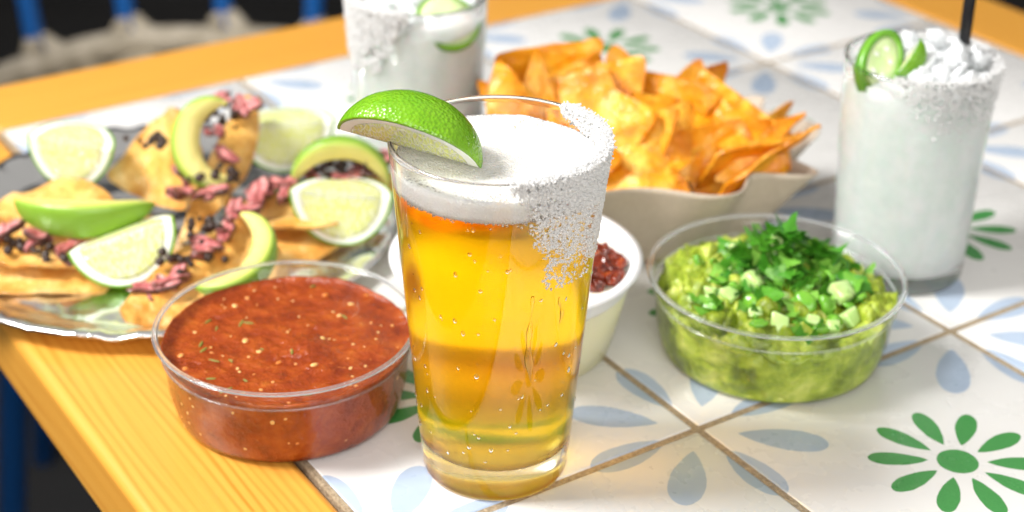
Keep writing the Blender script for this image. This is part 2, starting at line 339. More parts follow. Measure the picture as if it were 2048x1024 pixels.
wl_ = mesh('light_blocking_panel', [(-30, 2.6, -.75), (30, 2.6, -.75), (30, 2.6, 1.35), (-30, 2.6, 1.35), (-30, 2.8, -.75), (30, 2.8, -.75), (30, 2.8, 1.35), (-30, 2.8, 1.35)], [(0, 1, 2, 3), (5, 4, 7, 6), (3, 2, 6, 7), (4, 0, 3, 7), (1, 5, 6, 2)], MAT['floor'], smooth=False); tag(wl_, kind='structure')  # added dark panel: blocks low light from behind, darkens foil and glass reflections

# ------------------------------------------------------------------ table (frame axes: x along one grout direction, y along the other; origin on a grout cross)
table = tag(empty('table', (0, 0, -.75), ROT), 'pine framed patio table with painted flower tiles set in its top', 'table')
I0, I1, J0, J1 = -1, 3, -3, 3; FWID = .066; TH = .036
GAP = .0031; ZT = .75
tv, tf = bevel_box(T-GAP, T-GAP, .009, .0011, 2)
tile_me = None
for i in range(I0, I1):
    for j in range(J0, J1):
        if tile_me is None: o = mesh('tile', tv, tf, MAT['tile'], table); tile_me = o.data
        else: o = bpy.data.objects.new('tile', tile_me); COL.objects.link(o); o.parent = table
        o.location = ((i+.5)*T, (j+.5)*T, ZT-.0045); o.rotation_euler = (0, 0, (PI/2)*((i*3+j*5) % 4))
gv, gf = bevel_box((I1-I0)*T+.002, (J1-J0)*T+.002, .008, .0005, 1)
g = mesh('grout_bed', gv, gf, MAT['grout'], table, smooth=False); g.location = ((I0+I1)*T/2, (J0+J1)*T/2, ZT-.0006-.004)
def board(length, width, loc, rz, name='frame_board'):
    v, f = bevel_box(length, width, TH, .0048, 4); o = mesh(name, v, f, MAT['wood'], table); o.location = loc; o.rotation_euler = (0, 0, rz)
    md = o.modifiers.new('wn', 'WEIGHTED_NORMAL'); return o
g_ = .0018
YC = (J0+J1)*T/2; LY = (J1-J0)*T
for xx in (I0*T - FWID/2 - g_, I1*T + FWID/2 + g_): board(LY + 2*FWID + 2*g_, FWID, (xx, YC, ZT-TH/2), PI/2)
for yy in (J0*T - FWID/2 - g_, J1*T + FWID/2 + g_): board((I1-I0)*T + 2*g_ - .0008, FWID, ((I0+I1)*T/2, yy, ZT-TH/2), 0)
v, f = bevel_box((I1-I0)*T-.02, LY-.02, .02, .001, 1); o = mesh('underside_panel', v, f, MAT['wood'], table, smooth=False); o.location = ((I0+I1)*T/2, YC, ZT-.022)
v, f = bevel_box(.09, .09, ZT-.06, .004, 2); o = mesh('pedestal', v, f, MAT['black_plastic'], table); o.location = ((I0+I1)*T/2, YC, (ZT-.06)/2+.028)
v, f = bevel_box(.46, .46, .026, .006, 2); o = mesh('foot_plate', v, f, MAT['black_plastic'], table); o.location = ((I0+I1)*T/2, YC, .014)

# ------------------------------------------------------------------ woven chairs
def make_chair(name, loc, rz, label):
    root = tag(empty(name, loc, rz), label, 'chair')
    rng = np.random.default_rng(4)
    RR = .225; H = .50
    v, f = tube([(RR*math.cos(a), RR*math.sin(a), H + .0015*math.sin(7*a)) for a in np.linspace(0, 2*PI, 65)], .015, 10, False); mesh('seat_rim', v, f, MAT['cord'], root)
    for k in range(11):
        r = RR-.017-k*.0165; z = H-.008-.045*(1-(r/RR)**2)
        v, f = tube([((r+.0015*math.sin(40*a+k*PI))*math.cos(a), (r+.0015*math.sin(40*a+k*PI))*math.sin(a), z + .004*math.sin(20*a + k*PI)) for a in np.linspace(0, 2*PI, 121)], .0078, 6, False); mesh('cord_row', v, f, MAT['cord_row'], root)
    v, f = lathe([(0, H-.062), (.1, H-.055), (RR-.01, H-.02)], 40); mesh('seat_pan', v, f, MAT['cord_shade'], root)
    for k in range(9):
        a = R(90+(k-4)*25); c, s = math.cos(a), math.sin(a)
        v, f = tube([(c*(RR+.004), s*(RR+.004), H-.05), (c*(RR+.008), s*(RR+.008), H+.02), (c*(RR+.035), s*(RR+.035), H+.22), (c*(RR+.06), s*(RR+.06), H+.36)], .0098, 10); rod = mesh('back_rod', v, f, MAT['blue_steel'], root)
        v, f = tube([(c*(RR+.004)+s*.02, s*(RR+.004)-c*.02, H+.006), (c*(RR+.012), s*(RR+.012), H+.028), (c*(RR+.004)-s*.008, s*(RR+.004)+c*.008, H+.012)], .012, 8); mesh('cord_knot', v, f, MAT['cord'], rod)
    v, f = tube([((RR+.06)*math.cos(R(a)), (RR+.06)*math.sin(R(a)), H+.36) for a in range(-10, 201, 6)], .011, 10); mesh('back_rail', v, f, MAT['blue_steel'], root)
    for a in (56, 146, 236, 326):
        c, s = math.cos(R(a)), math.sin(R(a)); v, f = tube([(c*.20, s*.20, H-.02), (c*.275, s*.275, 0)], .0125, 10); mesh('leg', v, f, MAT['blue_steel'], root)
    return root
make_chair('woven_chair', (-.393, .865, -.75), R(-1), 'round woven cord chair with blue steel rods behind the table')

# ================================================================== pint glass with beer
GX, GY = -.0845, -.0245; GH = .1432; RB, RT = .0292, .0410
def glass_r(z): # outer radius
    t = z/GH; return RB + (RT-RB)*(t**1.02)
wall = .0021; BT = .0125
prof = [(0, .0022), (.020, .0020), (.0262, .0004), (.0280, 0.0)]
prof += [(RB-.0006, .0006), (RB-.0001, .0022), (RB-.0003, .0055), (glass_r(.010), .010)]
prof += [(glass_r(z), z) for z in np.linspace(.016, GH-.0022, 14)]
prof += [(RT-.0001, GH-.0010), (RT-.0006, GH-.0002), (RT-.0012, GH), (RT-.0018, GH-.0003), (RT-wall-.0001, GH-.0012)]
FB, FT = .1272, .1340   # beer line and top of the foam; below FB the drink itself lines the glass
prof += [(glass_r(z)-wall, z) for z in np.linspace(GH-.003, FB+.0006, 6)]
v, f = lathe(prof, 160)
pint = mesh('pint_glass', v, f, MAT['pint_crystal']); pint.location = (GX, GY, .0003)
tag(pint, 'tall clear pint glass of golden beer with a salted right rim', 'glass')
beer = tag(empty('beer', (GX, GY, .0003)), 'golden amber beer filling the tall pint glass', 'beer')
e = .00012
lp = [(0, BT-e), (.012, BT-e), (glass_r(BT)-wall-.0045+e, BT+.0004-e), (glass_r(BT)-wall-.0012+e, BT+.0018-e)]
lp += [(glass_r(z)-wall+e, z) for z in np.linspace(BT+.006, FB+.0006, 14)] + [(.02, FB+.0006), (0, FB+.0006)]
lp = [(max(0, r_-e) if r_ > 0 else 0, z_) for r_, z_ in lp]
v, f = lathe(lp, 160); mesh('liquid', v, f, MAT['beer_liquid'], beer)
# foam: solid slab with an uneven top that clings to the wall
nr, na = 40, 120; v = []; f = []
def foam_pt(r, a):
    x, y = r*math.cos(a), r*math.sin(a); t = r/.0385
    return x, y, FT + .0016*t**6
rows = []
for k in range(1, nr+1):
    rr = (glass_r(FT)-wall+e)*k/nr
    rows.append([foam_pt(rr, 2*PI*q/na) for q in range(na)])
v = [(0, 0, FT)] + [p for r_ in rows for p in r_]
va = np.array(v); va[:, 2] += .0011*fbm(np.c_[va[:, :2]*95, va[:, 2]*0], 3, 5) + .00035*np.abs(vnoise(np.c_[va[:, :2]*900, va[:, 2]*0], 9))
nb = 5
v = va.tolist()
for b in range(nb):
    z = FT - (FT-FB)*(b+1)/nb
    v += [((glass_r(z)-wall+e)*math.cos(2*PI*q/na), (glass_r(z)-wall+e)*math.sin(2*PI*q/na), z - (.0007*abs(math.sin(q*2.7))+.0004*math.sin(q*.9) if b == nb-1 else 0)) for q in range(na)]
v.append((0, 0, FB))
idx = lambda k, q: 1+(k)*na+(q % na)
for q in range(na):
    f.append((0, idx(0, q), idx(0, q+1)))
    for k in range(nr-1+nb): f.append((idx(k, q), idx(k+1, q), idx(k+1, q+1), idx(k, q+1)))
    f.append((len(v)-1, idx(nr-1+nb, q+1), idx(nr-1+nb, q)))
foam_o = mesh('foam', v, f, MAT['beer_foam'], beer)
rng = np.random.default_rng(3)
sv, sf = icosphere(1); parts = []
for k in range(420):
    a = rng.uniform(0, 2*PI); z = FB - abs(rng.normal(0, .0009)) + .0002; rr = rng.uniform(.00025, .0008); q = glass_r(z)-wall-rr*.6
    parts.append((sv*rr + [q*math.cos(a), q*math.sin(a), z], sf))
for k in range(900):
    a = rng.uniform(0, 2*PI); t = 1-abs(rng.normal(0, .10)) if k < 600 else math.sqrt(rng.uniform()); rr = rng.uniform(.0002, .0008)*(1 if k < 600 else .6); q = (glass_r(FT)-wall)*min(t, 1)-rr
    parts.append((sv*rr + [q*math.cos(a), q*math.sin(a), FT+.0016*(q/.0385)**6-rr*.1], sf))
v, f = join(parts); tag(mesh('bubble_ring', v, f, MAT['foam_bubble'], foam_o), kind='stuff')
parts = []
for k in range(90):
    a = rng.uniform(0, 2*PI); z = rng.uniform(BT+.004, FB-.006)**1.0; z = BT + (z-BT)*rng.uniform(.1, 1); rr = rng.uniform(.00012, .00034); q = glass_r(z)-wall-rr-.0001
    parts.append((sv*rr + [q*math.cos(a), q*math.sin(a), z], sf))
v, f = join(parts); tag(mesh('rising_bubbles', v, f, MAT['foam_bubble'], beer), kind='stuff')
# droplets and a run of water on the outside of the glass
parts = []; sv2, sf2 = icosphere(2)
def drop(a, z, wd, ht, th):
    rr = glass_r(z); c, s = math.cos(a), math.sin(a); t = np.array([-s, c, 0]); nn = np.array([c, s, -.08]); up = np.array([.085*c, .085*s, 1.0])
    parts.append((np.array([c*rr, s*rr, z]) + sv2[:, :1]*t*wd + sv2[:, 1:2]*nn*th + sv2[:, 2:]*up*ht, sf2))
for k in range(70): drop(rng.uniform(R(-170), R(-10)), rng.uniform(.02, .125), *(rng.uniform(.0003, .0009)*np.array([1, rng.uniform(.9, 1.7), .4])))
def run(a_deg, z0, z1, w0, th, seed):   # one continuous trickle, swelling and pinching as it runs down
    nz_, nt_ = 60, 9; V_ = []; F_ = []
    for i_ in range(nz_):
        t = i_/(nz_-1); z = z0+(z1-z0)*t; q = w0*(.55+.30*math.sin(t*17+seed)+.28*math.sin(t*7.3+seed*2)+.5*t)*max(.02, math.sin(PI*min(1, t*.94+.06)))**.5; aa = R(a_deg+1.1*math.sin(t*6+seed)+2.2*t); rr = glass_r(z)
        for u_ in np.linspace(-1, 1, nt_): V_.append((z, aa + u_*q/rr, rr + th*(q/w0)*math.sqrt(max(0, 1-u_*u_))*.8))
        for u_ in np.linspace(1, -1, nt_)[1:-1]: V_.append((z, aa + u_*q/rr, rr-.0003))
    m_ = 2*nt_-2; P_ = [(r_*math.cos(a_), r_*math.sin(a_), z_) for z_, a_, r_ in V_]
    for i_ in range(nz_-1):
        for k_ in range(m_): F_.append((i_*m_+k_, (i_+1)*m_+k_, (i_+1)*m_+(k_+1) % m_, i_*m_+(k_+1) % m_))
    F_.append(tuple(range(m_))); F_.append(tuple(reversed(range((nz_-1)*m_, nz_*m_)))); parts.append((P_, F_))
run(-70, .0955, .0565, .0014, .0010, 1.3)
run(-50, .0920, .0800, .0009, .0007, 4.0)
v, f = join(parts); wd = mesh('water_droplets', v, f, MAT['water_drop']); wd.location = (GX, GY, .0003); tag(wd, 'tiny water droplets beading on the outside of the pint glass', 'water', kind='stuff')

# salt crust ------------------------------------------------------------------
CUBE = np.array([(x, y, z) for x in (-1, 1) for y in (-1, 1) for z in (-1, 1)], float)
CF = [(0, 1, 3, 2), (4, 6, 7, 5), (0, 4, 5, 1), (2, 3, 7, 6), (0, 2, 6, 4), (1, 5, 7, 3)]
def crystals(pts, sizes, rng):
    V = []; F = []
    for i, (p, s) in enumerate(zip(pts, sizes)):
        c = (CUBE*rng.uniform(.6, 1.25, 3) + rng.normal(0, .16, (8, 3)))@rotm(rng).T*s + p
        V.append(c); F += [[q+8*i for q in x] for x in CF]
    return np.concatenate(V), F
def salt_on_rim(rfun, H, wallt, angs, depths, n, seed, smin, smax, inner=.007, topfrac=.14, infrac=.12):
    rng = np.random.default_rng(seed); P = []; S = []
    a0, a1 = angs[0], angs[-1]; dm = max(depths)
    while len(P) < n:
        a = rng.uniform(a0, a1); D = np.interp(a, angs, depths); s = rng.uniform(smin, smax); u = rng.uniform()
        edge = min(1, (a-a0)/8, (a1-a)/8)
        if u < topfrac:
            if rng.uniform() > edge+.15: continue
            rr = rfun(H)-wallt/2+rng.normal(0, wallt*.55); z = H + abs(rng.normal(0, .00045))
        elif u < topfrac+infrac:
            d = inner*min(1, D/.02)*rng.uniform()**1.4; z = H-d; rr = rfun(z)-wallt-s*.4-abs(rng.normal(0, .0004))
        else:
            d = dm*rng.uniform()
            cl = vnoise(np.array([a*.11, d*260, seed*1.3])) + .5*vnoise(np.array([a*.3, d*600, 4.1]))
            De = D*(1+.22*cl)
            if d > De: continue
            t = d/De
            if t > .28 and rng.uniform() < (t-.28)*1.15 + .45*max(0, -cl): continue
            z = H-d; rr = rfun(z)+s*.35+abs(rng.normal(0, .0006))*(1-t)**1.6
        P.append((rr*math.cos(R(a)), rr*math.sin(R(a)), z)); S.append(s*.5)
    return crystals(np.array(P), S, rng)
v, f = salt_on_rim(glass_r, GH, wall, [-84, -76, -68, -60, -50, -30, -5, 20, 38, 52], [.004, .011, .026, .044, .047, .046, .040, .030, .016, .008], 19000, 5, .00026, .00078)
s = mesh('salt_crust', v, f, MAT['salt_crystal'], smooth=False); s.location = (GX, GY, .0003); tag(s, 'coarse white salt crusted on the right rim of the pint glass', 'salt', kind='stuff')

# ================================================================== lime wedges
def solid_sector(a, rin, rout, ph0, ph1, nx=34, nphi=22, nr=2, shrink=1.0, dome=0.0, uv=False, seed=0):
    """sector of a spindle about local x between radii rin(x), rout(x) and angles ph0..ph1 (radians, 0 = +z, towards +y); closed"""
    xs = np.array([-math.cos(PI*i/(nx-1)) for i in range(nx)])*a*shrink
    V = []; F = []; UV = []; ids = {}
    def add(p, u): V.append(p); UV.append(u); return len(V)-1
    phs = np.linspace(ph0, ph1, nphi)
    def pt(x, r, ph): return (x, r*math.sin(ph), r*math.cos(ph))
    # boundary loop of the (r,phi) section: outer arc, cut face 2 inwards, inner arc, cut face 1 outwards
    def section(x):
        ro, ri = rout(x), rin(x); L = [(ro, p, 0) for p in phs]
        nn = 7
        for k in range(1, nn): t = k/nn; L.append((ro+(ri-ro)*t, ph1, 1))
        L += [(ri, p, 2) for p in (phs[::-1] if ri > 1e-6 else [0.5*(ph0+ph1)])]
        for k in range(1, nn): t = 1-k/nn; L.append((ro+(ri-ro)*t, ph0, 3))
        return L
    prev = None
    for x in xs:
        row = []
        for r, p, side in section(x):
            q = np.array(pt(x, r, p))
            if dome and side in (1, 3):
                ro = rout(x); t = r/max(ro, 1e-6); nn = np.array([0, math.cos(p), -math.sin(p)])*(1 if side == 1 else -1)
                q = q + nn*dome*max(0, 4*t*(1-t))*max(0, 1-(x/a)**2)
            row.append(add(q, (x/a, r/max(rout(0), 1e-6))))
        if prev:
            m_ = len(row)
            for k in range(m_): F.append((prev[k], prev[(k+1) % m_], row[(k+1) % m_], row[k]))
        else: F.append(tuple(reversed(row)))
        prev = row
    F.append(tuple(prev))
    return np.array(V), F, UV
def lime_wedge(name, A, B, mid, half, b, label, group=None, seed=0, peel=.0011, pith=.0024):
    A, B = np.array(A, float), np.array(B, float); a = np.linalg.norm(B-A)/2; X = nrm(B-A); Z = np.array(mid, float); Z = nrm(Z - X*(Z@X)); Y = np.cross(Z, X)
    root = tag(empty(name), label, 'lime', group)
    root.matrix_world = Matrix(((X[0], Y[0], Z[0], (A+B)[0]/2), (X[1], Y[1], Z[1], (A+B)[1]/2), (X[2], Y[2], Z[2], (A+B)[2]/2), (0, 0, 0, 1)))
    def sp(k, a_): 
        def f(x):
            t = min(1, abs(x)/a_); return max(2e-5, (b-k)*(max(0, 1-t**2.1))**.56)
        return f
    a1, a2 = a-peel*1.1, a-(peel+pith)*1.5
    h = R(half)
    v, f, uv = solid_sector(a, lambda x: max(1e-5, sp(peel, a1)(x)) if abs(x) < a1 else 1e-5, sp(0, a), -h, h, 40, 30)
    v = np.array(v); d = .0006*fbm(v*70+seed*3.1, 3, seed); r_ = np.maximum(np.linalg.norm(v[:, 1:], axis=1), 1e-6); v[:, 1:] *= (1+d/np.maximum(r_, .004)*np.clip(r_/b, 0, 1))[:, None]
    mesh('peel', v, f, MAT['lime_peel'], root)
    v, f, uv = solid_sector(a1, lambda x: max(1e-5, sp(peel+pith, a2)(x)) if abs(x) < a2 else 1e-5, lambda x: sp(peel, a1)(x)*1.001, -h*.997-.004, h*.997+.004, 36, 22)
    mesh('pith', v, f, MAT['lime_pith'], root)
    ks = np.linspace(-1, 1, 3) if half > 30 else np.linspace(-1, 1, 2)
    for q in range(len(ks)-1):
        p0, p1 = h*ks[q], h*ks[q+1]
        p0 += .012 if q else -.008; p1 -= .012 if q < len(ks)-2 else -.008
        v, f, uv = solid_sector(a2, lambda x: 1e-5, lambda x: sp(peel+pith, a2)(x)*1.002, p0, p1, 34, 12, dome=.0006)
        o = mesh('segment', v, f, MAT['lime_flesh'], root)
        lay = o.data.uv_layers.new(name='pulp')
        for l in o.data.loops: lay.data[l.index].uv = uv[l.vertex_index]
    return root
lime_wedge('lime_wedge', (-.1440, -.0225, .1448), (-.0905, -.0365, .1362), (-.02, .20, 1), 52, .0213, 'lime wedge perched on the rim of the pint glass', seed=1, pith=.0024)
LG = 'lime wedges on the foil plate'
lime_wedge('lime_wedge', (-.1885, .1495, .0345), (-.1375, .1435, .0335), (.05, .62, -.78), 46, .0265, 'lime wedge at right of the foil plate, cut face toward viewer', LG, 2, pith=.0024)
lime_wedge('lime_wedge', (-.3255, .1865, .0455), (-.2815, .1820, .0395), (.05, .70, -.72), 46, .0255, 'lime wedge at back left of the plate behind green avocado slice', LG, 3, pith=.0024)
lime_wedge('lime_wedge', (-.2870, .1035, .0225), (-.2375, .1105, .0385), (.1, .45, -.85), 48, .0245, 'yellowish lime wedge at the front of the foil plate', LG, 4, pith=.0024)
lime_wedge('lime_wedge', (-.2270, .2200, .0365), (-.1740, .2280, .0375), (-.05, .62, -.78), 48, .0265, 'lime wedge at the back right of the foil plate', LG, 5, pith=.0024)

# ================================================================== clear deli containers
def container(name, loc, rr, H, label, mat, rim_mat, taper=.875, lip=.0028, cat='container'):
    root = tag(empty(name, loc), label, cat)
    rb = rr*taper
    p = [(0, .0012), (rb*.80, .0012), (rb*.86, .0004), (rb-.0035, .0004), (rb-.001, .0016), (rb, .004), (rb+(rr-rb)*.35, H*.35), (rr-.0036, H*.74), (rr-.0026, H*.78), (rr-.0022, H*.97), (rr-.0006, H*.985)]
    v, f = lathe(p, 110); wl_ = mesh('wall', v, f, mat, root)
    c = lip/2
    ring = [(rr-.0006+c*.9*math.cos(t), H+c*.55*math.sin(t)) for t in np.linspace(0, 2*PI, 13)[:-1]]
    v, f = lathe(ring, 110, True); mesh('rim', v, f, rim_mat, root)
    v, f = lathe([(rr-.0028+.0006*math.cos(t), H*.775+.0006*math.sin(t)) for t in np.linspace(0, 2*PI, 9)[:-1]], 110, True); mesh('ledge', v, f, rim_mat, wl_)
    return root
def inner_r(z, rr, H, taper=.875):
    rb = rr*taper; return float(np.interp(z, [.0012, .0016, .004, H*.35, H*.74, H*.78, H], [rb-.002, rb-.001, rb, rb+(rr-rb)*.35, rr-.0036, rr-.0026, rr-.0022]))-.0003
def fill(name, rr, H, top, mat, parent, na=140, nr=60, nz=14, side=None):
    """food that fills a container up to top(x,y)"""
    v = []; f = []
    R1 = inner_r(.03, rr, H)
    for k in range(nr+1):
        for q in range(na):
            a = 2*PI*q/na; t = k/nr; r = R1*t; x, y = r*math.cos(a), r*math.sin(a); v.append((x, y, 0))
    v = np.array(v); z = top(v[:, 0], v[:, 1]); v[:, 2] = z
    ir = np.array([inner_r(q, rr, H) for q in z]); rad = np.hypot(v[:, 0], v[:, 1]); sc = np.where(rad > 1e-6, ir/R1, 1); v[:, :2] *= sc[:, None]
    edge = v[nr*na:].copy(); V = [v]
    for k in range(1, nz+1):
        w_ = edge.copy(); w_[:, 2] = edge[:, 2]*(1-k/nz) + .0018*(k/nz); r = np.array([inner_r(q, rr, H) for q in w_[:, 2]]); a = np.arctan2(edge[:, 1], edge[:, 0])
        if side is not None: r = r - side(a, w_[:, 2])*np.clip(np.minimum(k, nz-k)/2, 0, 1)
        w_[:, 0] = r*np.cos(a); w_[:, 1] = r*np.sin(a); V.append(w_)
    V.append(np.array([[0, 0, .0018]])); V = np.concatenate(V)
    for k in range(nr+nz):
        for q in range(na):
            A, B = k*na+q, k*na+(q+1) % na; f.append((A, A+na, B+na, B))
    L = len(V)-1; b0 = (nr+nz)*na
    for q in range(na): f.append((L, b0+(q+1) % na, b0+q))
    return mesh(name, V, f, mat, parent)

# salsa ------------------------------------------------------------------------
SX, SY, SR, SH = -.1725, .0150, .0545, .0385
container('salsa_container', (SX, SY, .0002), SR, SH, 'clear round plastic tub holding red salsa', MAT['clear_plastic'], MAT['plastic_rim'])
sal = tag(empty('salsa', (SX, SY, .0002)), 'chunky red tomato salsa filling the clear tub', 'salsa')
def salsa_top(x, y):
    p = np.c_[x, y, x*0]; r = np.hypot(x, y)
    return .0304 + .0014*fbm(p*60, 4, 2) + .0007*np.maximum(0, fbm(p*240, 3, 8)) + .0030*np.exp(-((x-.010)**2+(y+.004)**2)/.00006)*1.0 + .0018*np.clip((r-.0455)/.006, 0, 1)**2.5
fill('salsa_mass', SR, SH, salsa_top, MAT['salsa'], sal, 180, 90)
rng = np.random.default_rng(11); pa = []; pb = []
def flake(c, nrm_, rr, th, el=1.0, rng=rng):
    nn = nrm(nrm_); t = nrm(np.cross(nn, rng.normal(size=3))); b = np.cross(nn, t); return (np.array(c) + sv2[:, :1]*t*rr*el + sv2[:, 1:2]*b*rr + sv2[:, 2:]*nn*th, sf2)
for k in range(64):
    r = .049*math.sqrt(rng.uniform()); a = rng.uniform(0, 2*PI); x, y = r*math.cos(a), r*math.sin(a); z = float(salsa_top(np.array([x]), np.array([y]))[0])
    s_ = rng.uniform(.00045, .0008) if k > 14 else rng.uniform(.0010, .0015); pa.append(flake((x, y, z+.0001), (rng.normal(0, .2), rng.normal(0, .2), 1), s_, s_*.45, rng.uniform(1, 1.35)))
for k in range(30):
    a = rng.uniform(R(-175), R(-5)); z = rng.uniform(.004, .030); r = inner_r(z, SR, SH)-.0002; s_ = rng.uniform(.0004, .0011); pa.append(flake((r*math.cos(a), r*math.sin(a), z), (math.cos(a), math.sin(a), 0), s_, s_*.4, 1.2))
v, f = join(pa); tag(mesh('tomato_seeds', v, f, MAT['seed'], sal), kind='stuff')
for k in range(16):
    r = .047*math.sqrt(rng.uniform()); a = rng.uniform(0, 2*PI); x, y = r*math.cos(a), r*math.sin(a); z = float(salsa_top(np.array([x]), np.array([y]))[0]); pb.append(flake((x, y, z+.0002), (0, 0, 1), rng.uniform(.0004, .0007), .0003, rng.uniform(2, 6)))
v, f = join(pb); tag(mesh('herb_flecks', v, f, MAT['herb_fleck'], sal), kind='stuff')

# guacamole --------------------------------------------------------------------
UX, UY, UR, UH = .0385, .0655, .0567, .0385
container('guacamole_container', (UX, UY, .0002), UR, UH, 'clear round plastic tub holding guacamole', MAT['clear_plastic'], MAT['plastic_rim'])
gua = tag(empty('guacamole', (UX, UY, .0002)), 'chunky green guacamole heaped in the clear tub', 'guacamole')
def guac_top(x, y):
    p = np.c_[x, y, x*0]; r = np.hypot(x, y)/.053; w1, w2 = worley(p*105+fbm(p*110, 3, 3)[:, None]*1.1, 3); w3, _ = worley(p*250+fbm(p*300, 2, 5)[:, None]*.8, 9)
    return .0265 + .0075*np.clip(1-r**2.2, 0, 1) + (.0085*(.62-w1)) + .0026*(.6-w3) + .0036*fbm(p*45, 3, 4) + .0012*fbm(p*330, 2, 7)
def guac_side(a, z):
    p = np.c_[np.cos(a)*.05, np.sin(a)*.05, z]; w1, w2 = worley(p*85, 21); return np.clip(.07-(w2-w1), 0, .07)*.02 + np.maximum(0, .009*(fbm(p*60, 3, 6)-.12))
fill('guacamole_mass', UR, UH, guac_top, MAT['guac'], gua, 200, 90, 26, side=guac_side)
rng = np.random.default_rng(21); pc = []
ssv, ssf = icosphere(3)
for k in range(46):
    r = .050*math.sqrt(rng.uniform()); a = rng.uniform(0, 2*PI); x, y = r*math.cos(a), r*math.sin(a); z = float(guac_top(np.array([x]), np.array([y]))[0]); s_ = rng.uniform(.0022, .0050)
    q = np.sign(ssv)*np.abs(ssv)**.75*(1+.55*fbm(ssv*1.5+k*5.1, 4, k)[:, None]) * np.array([1.3, 1, .7])*s_; pc.append((q@rotm(rng).T + [x*.96, y*.96, z-.0006], ssf))
v, f = join(pc); tag(mesh('avocado_chunks', v, f, MAT['guac'], gua), kind='stuff')
def gz(x, y): return float(guac_top(np.array([x]), np.array([y]))[0])
def cube_piece(name, loc, s, mat, label, cat, group, rng):
    v, f = bevel_box(*(s*np.array([1, rng.uniform(.75, 1.1), rng.uniform(.5, .9)])), s*.14, 2); v = np.array(v); v = v*(1+.55*fbm(v/s*1.1+rng.uniform(0, 50), 2, 1)[:, None])
    o = mesh(name, v@rotm(rng).T if rng.uniform() < .5 else v, f, mat); o.location = loc; o.rotation_euler = (rng.normal(0, .35), rng.normal(0, .35), rng.uniform(0, PI)); tag(o, label, cat, group); return o
for (x, y, s_) in [(-.010, -.006, .0092), (.002, -.014, .006), (.028, -.012, .0085), (.030, -.026, .0082), (.012, -.030, .006), (-.022, -.018, .0065), (-.002, -.034, .0075), (.020, -.004, .0055), (-.018, .002, .006), (.006, -.002, .006), (-.030, -.012, .0055), (.036, -.002, .006), (-.012, -.028, .006), (.020, -.036, .006)]:
    cube_piece('onion_dice', (UX+x, UY+y, gz(x, y)+s_*.30), s_, MAT['onion'], 'pale diced onion cube %s the guacamole' % ('nearest the front of' if y < -.02 else 'in the middle of' if y < -.009 else 'beside the cilantro on'), 'onion', 'diced onion on the guacamole', rng)
for (x, y, s_) in [(-.014, -.022, .0085), (-.004, -.022, .0075), (.010, -.020, .0085), (.020, -.020, .009), (.022, -.030, .0075), (.004, -.034, .008), (-.026, -.006, .0065), (-.020, -.014, .007), (.012, -.010, .006), (.030, -.018, .006), (-.012, -.036, .006), (.014, -.040, .006)]:
    q = ssv*np.array([1.2, .8, .55]); q = q*(1+.25*fbm(ssv*1.3+x*900, 2, 2)[:, None])*s_*.55; o = mesh('chile_dice', q, ssf, MAT['chile']); o.location = (UX+x, UY+y, gz(x, y)+s_*.22); o.rotation_euler = (rng.normal(0, .5), rng.normal(0, .5), rng.uniform(0, PI)); tag(o, 'glossy green chile piece %s the guacamole' % ('nearest the front of' if y < -.028 else 'in the middle of' if y < -.016 else 'beside the cilantro on'), 'chile', 'green chile pieces on the guacamole')
for k in range(30):   # scallion rings and scraps among the herbs
    r = .041*math.sqrt(rng.uniform()); a = rng.uniform(0, 2*PI); x, y = r*math.cos(a)*1.0, r*math.sin(a)*.9-.006; s_ = rng.uniform(.0022, .0040); hh = max(0, 1-((x-.003)/.030)**2-((y-.010)/.023)**2)
    v, f = lathe([(s_*.62, -s_*.35), (s_, -s_*.35), (s_*1.02, s_*.35), (s_*.66, s_*.35)], 14, True); v[:, 1] *= rng.uniform(.55, .9); v *= (1+.15*fbm(v/s_+k, 2, 3))[:, None]
    o = mesh('scallion_ring', v, f, MAT['chile' if k % 3 else 'onion']); o.location = (UX+x, UY+y, gz(x, y)+.0165*hh*.8+s_*.4); o.rotation_euler = (rng.normal(0, .6), rng.normal(0, .6), rng.uniform(0, PI)); tag(o, 'chopped green scallion ring %s' % ('among the cilantro' if y > -.002 else 'in the front half of the guacamole'), 'scallion', 'scallion rings on the guacamole')
# chopped cilantro: lobed, curled leaf scraps in a loose heap
def Rz(t): return np.array([[math.cos(t), -math.sin(t), 0], [math.sin(t), math.cos(t), 0], [0, 0, 1]])
def Rx(t): return np.array([[1, 0, 0], [0, math.cos(t), -math.sin(t)], [0, math.sin(t), math.cos(t)]])
V = []; F = []; TN = []
def leaf(c, s, Rm, tone):
    nl = 24; pts = [(0, 0, 0)]
    ph = rng.uniform(0, 6.28); lob = rng.integers(3, 6); cu = rng.uniform(.15, .6)
    for ring in (.5, 1.0):
        for k in range(nl):
            a = 2*PI*k/nl; r = ring*(1 + (.24*math.cos(lob*a+ph) + .10*math.cos(2*lob*a+ph*2) + .05*math.cos(4*lob*a))*ring); pts.append((r*math.cos(a), r*math.sin(a)*.72, cu*(r*math.cos(a))**2*.9 - .35*cu*(r*math.sin(a))**2 + .12*math.sin(3*a+ph)*ring))
    P = np.array(pts)*s@Rm.T + c; o = len(V); V.extend(P.tolist()); TN.extend([tone]*len(P))
    for k in range(nl):
        F.append((o, o+1+k, o+1+(k+1) % nl)); F.append((o+1+k, o+1+nl+k, o+1+nl+(k+1) % nl, o+1+(k+1) % nl))
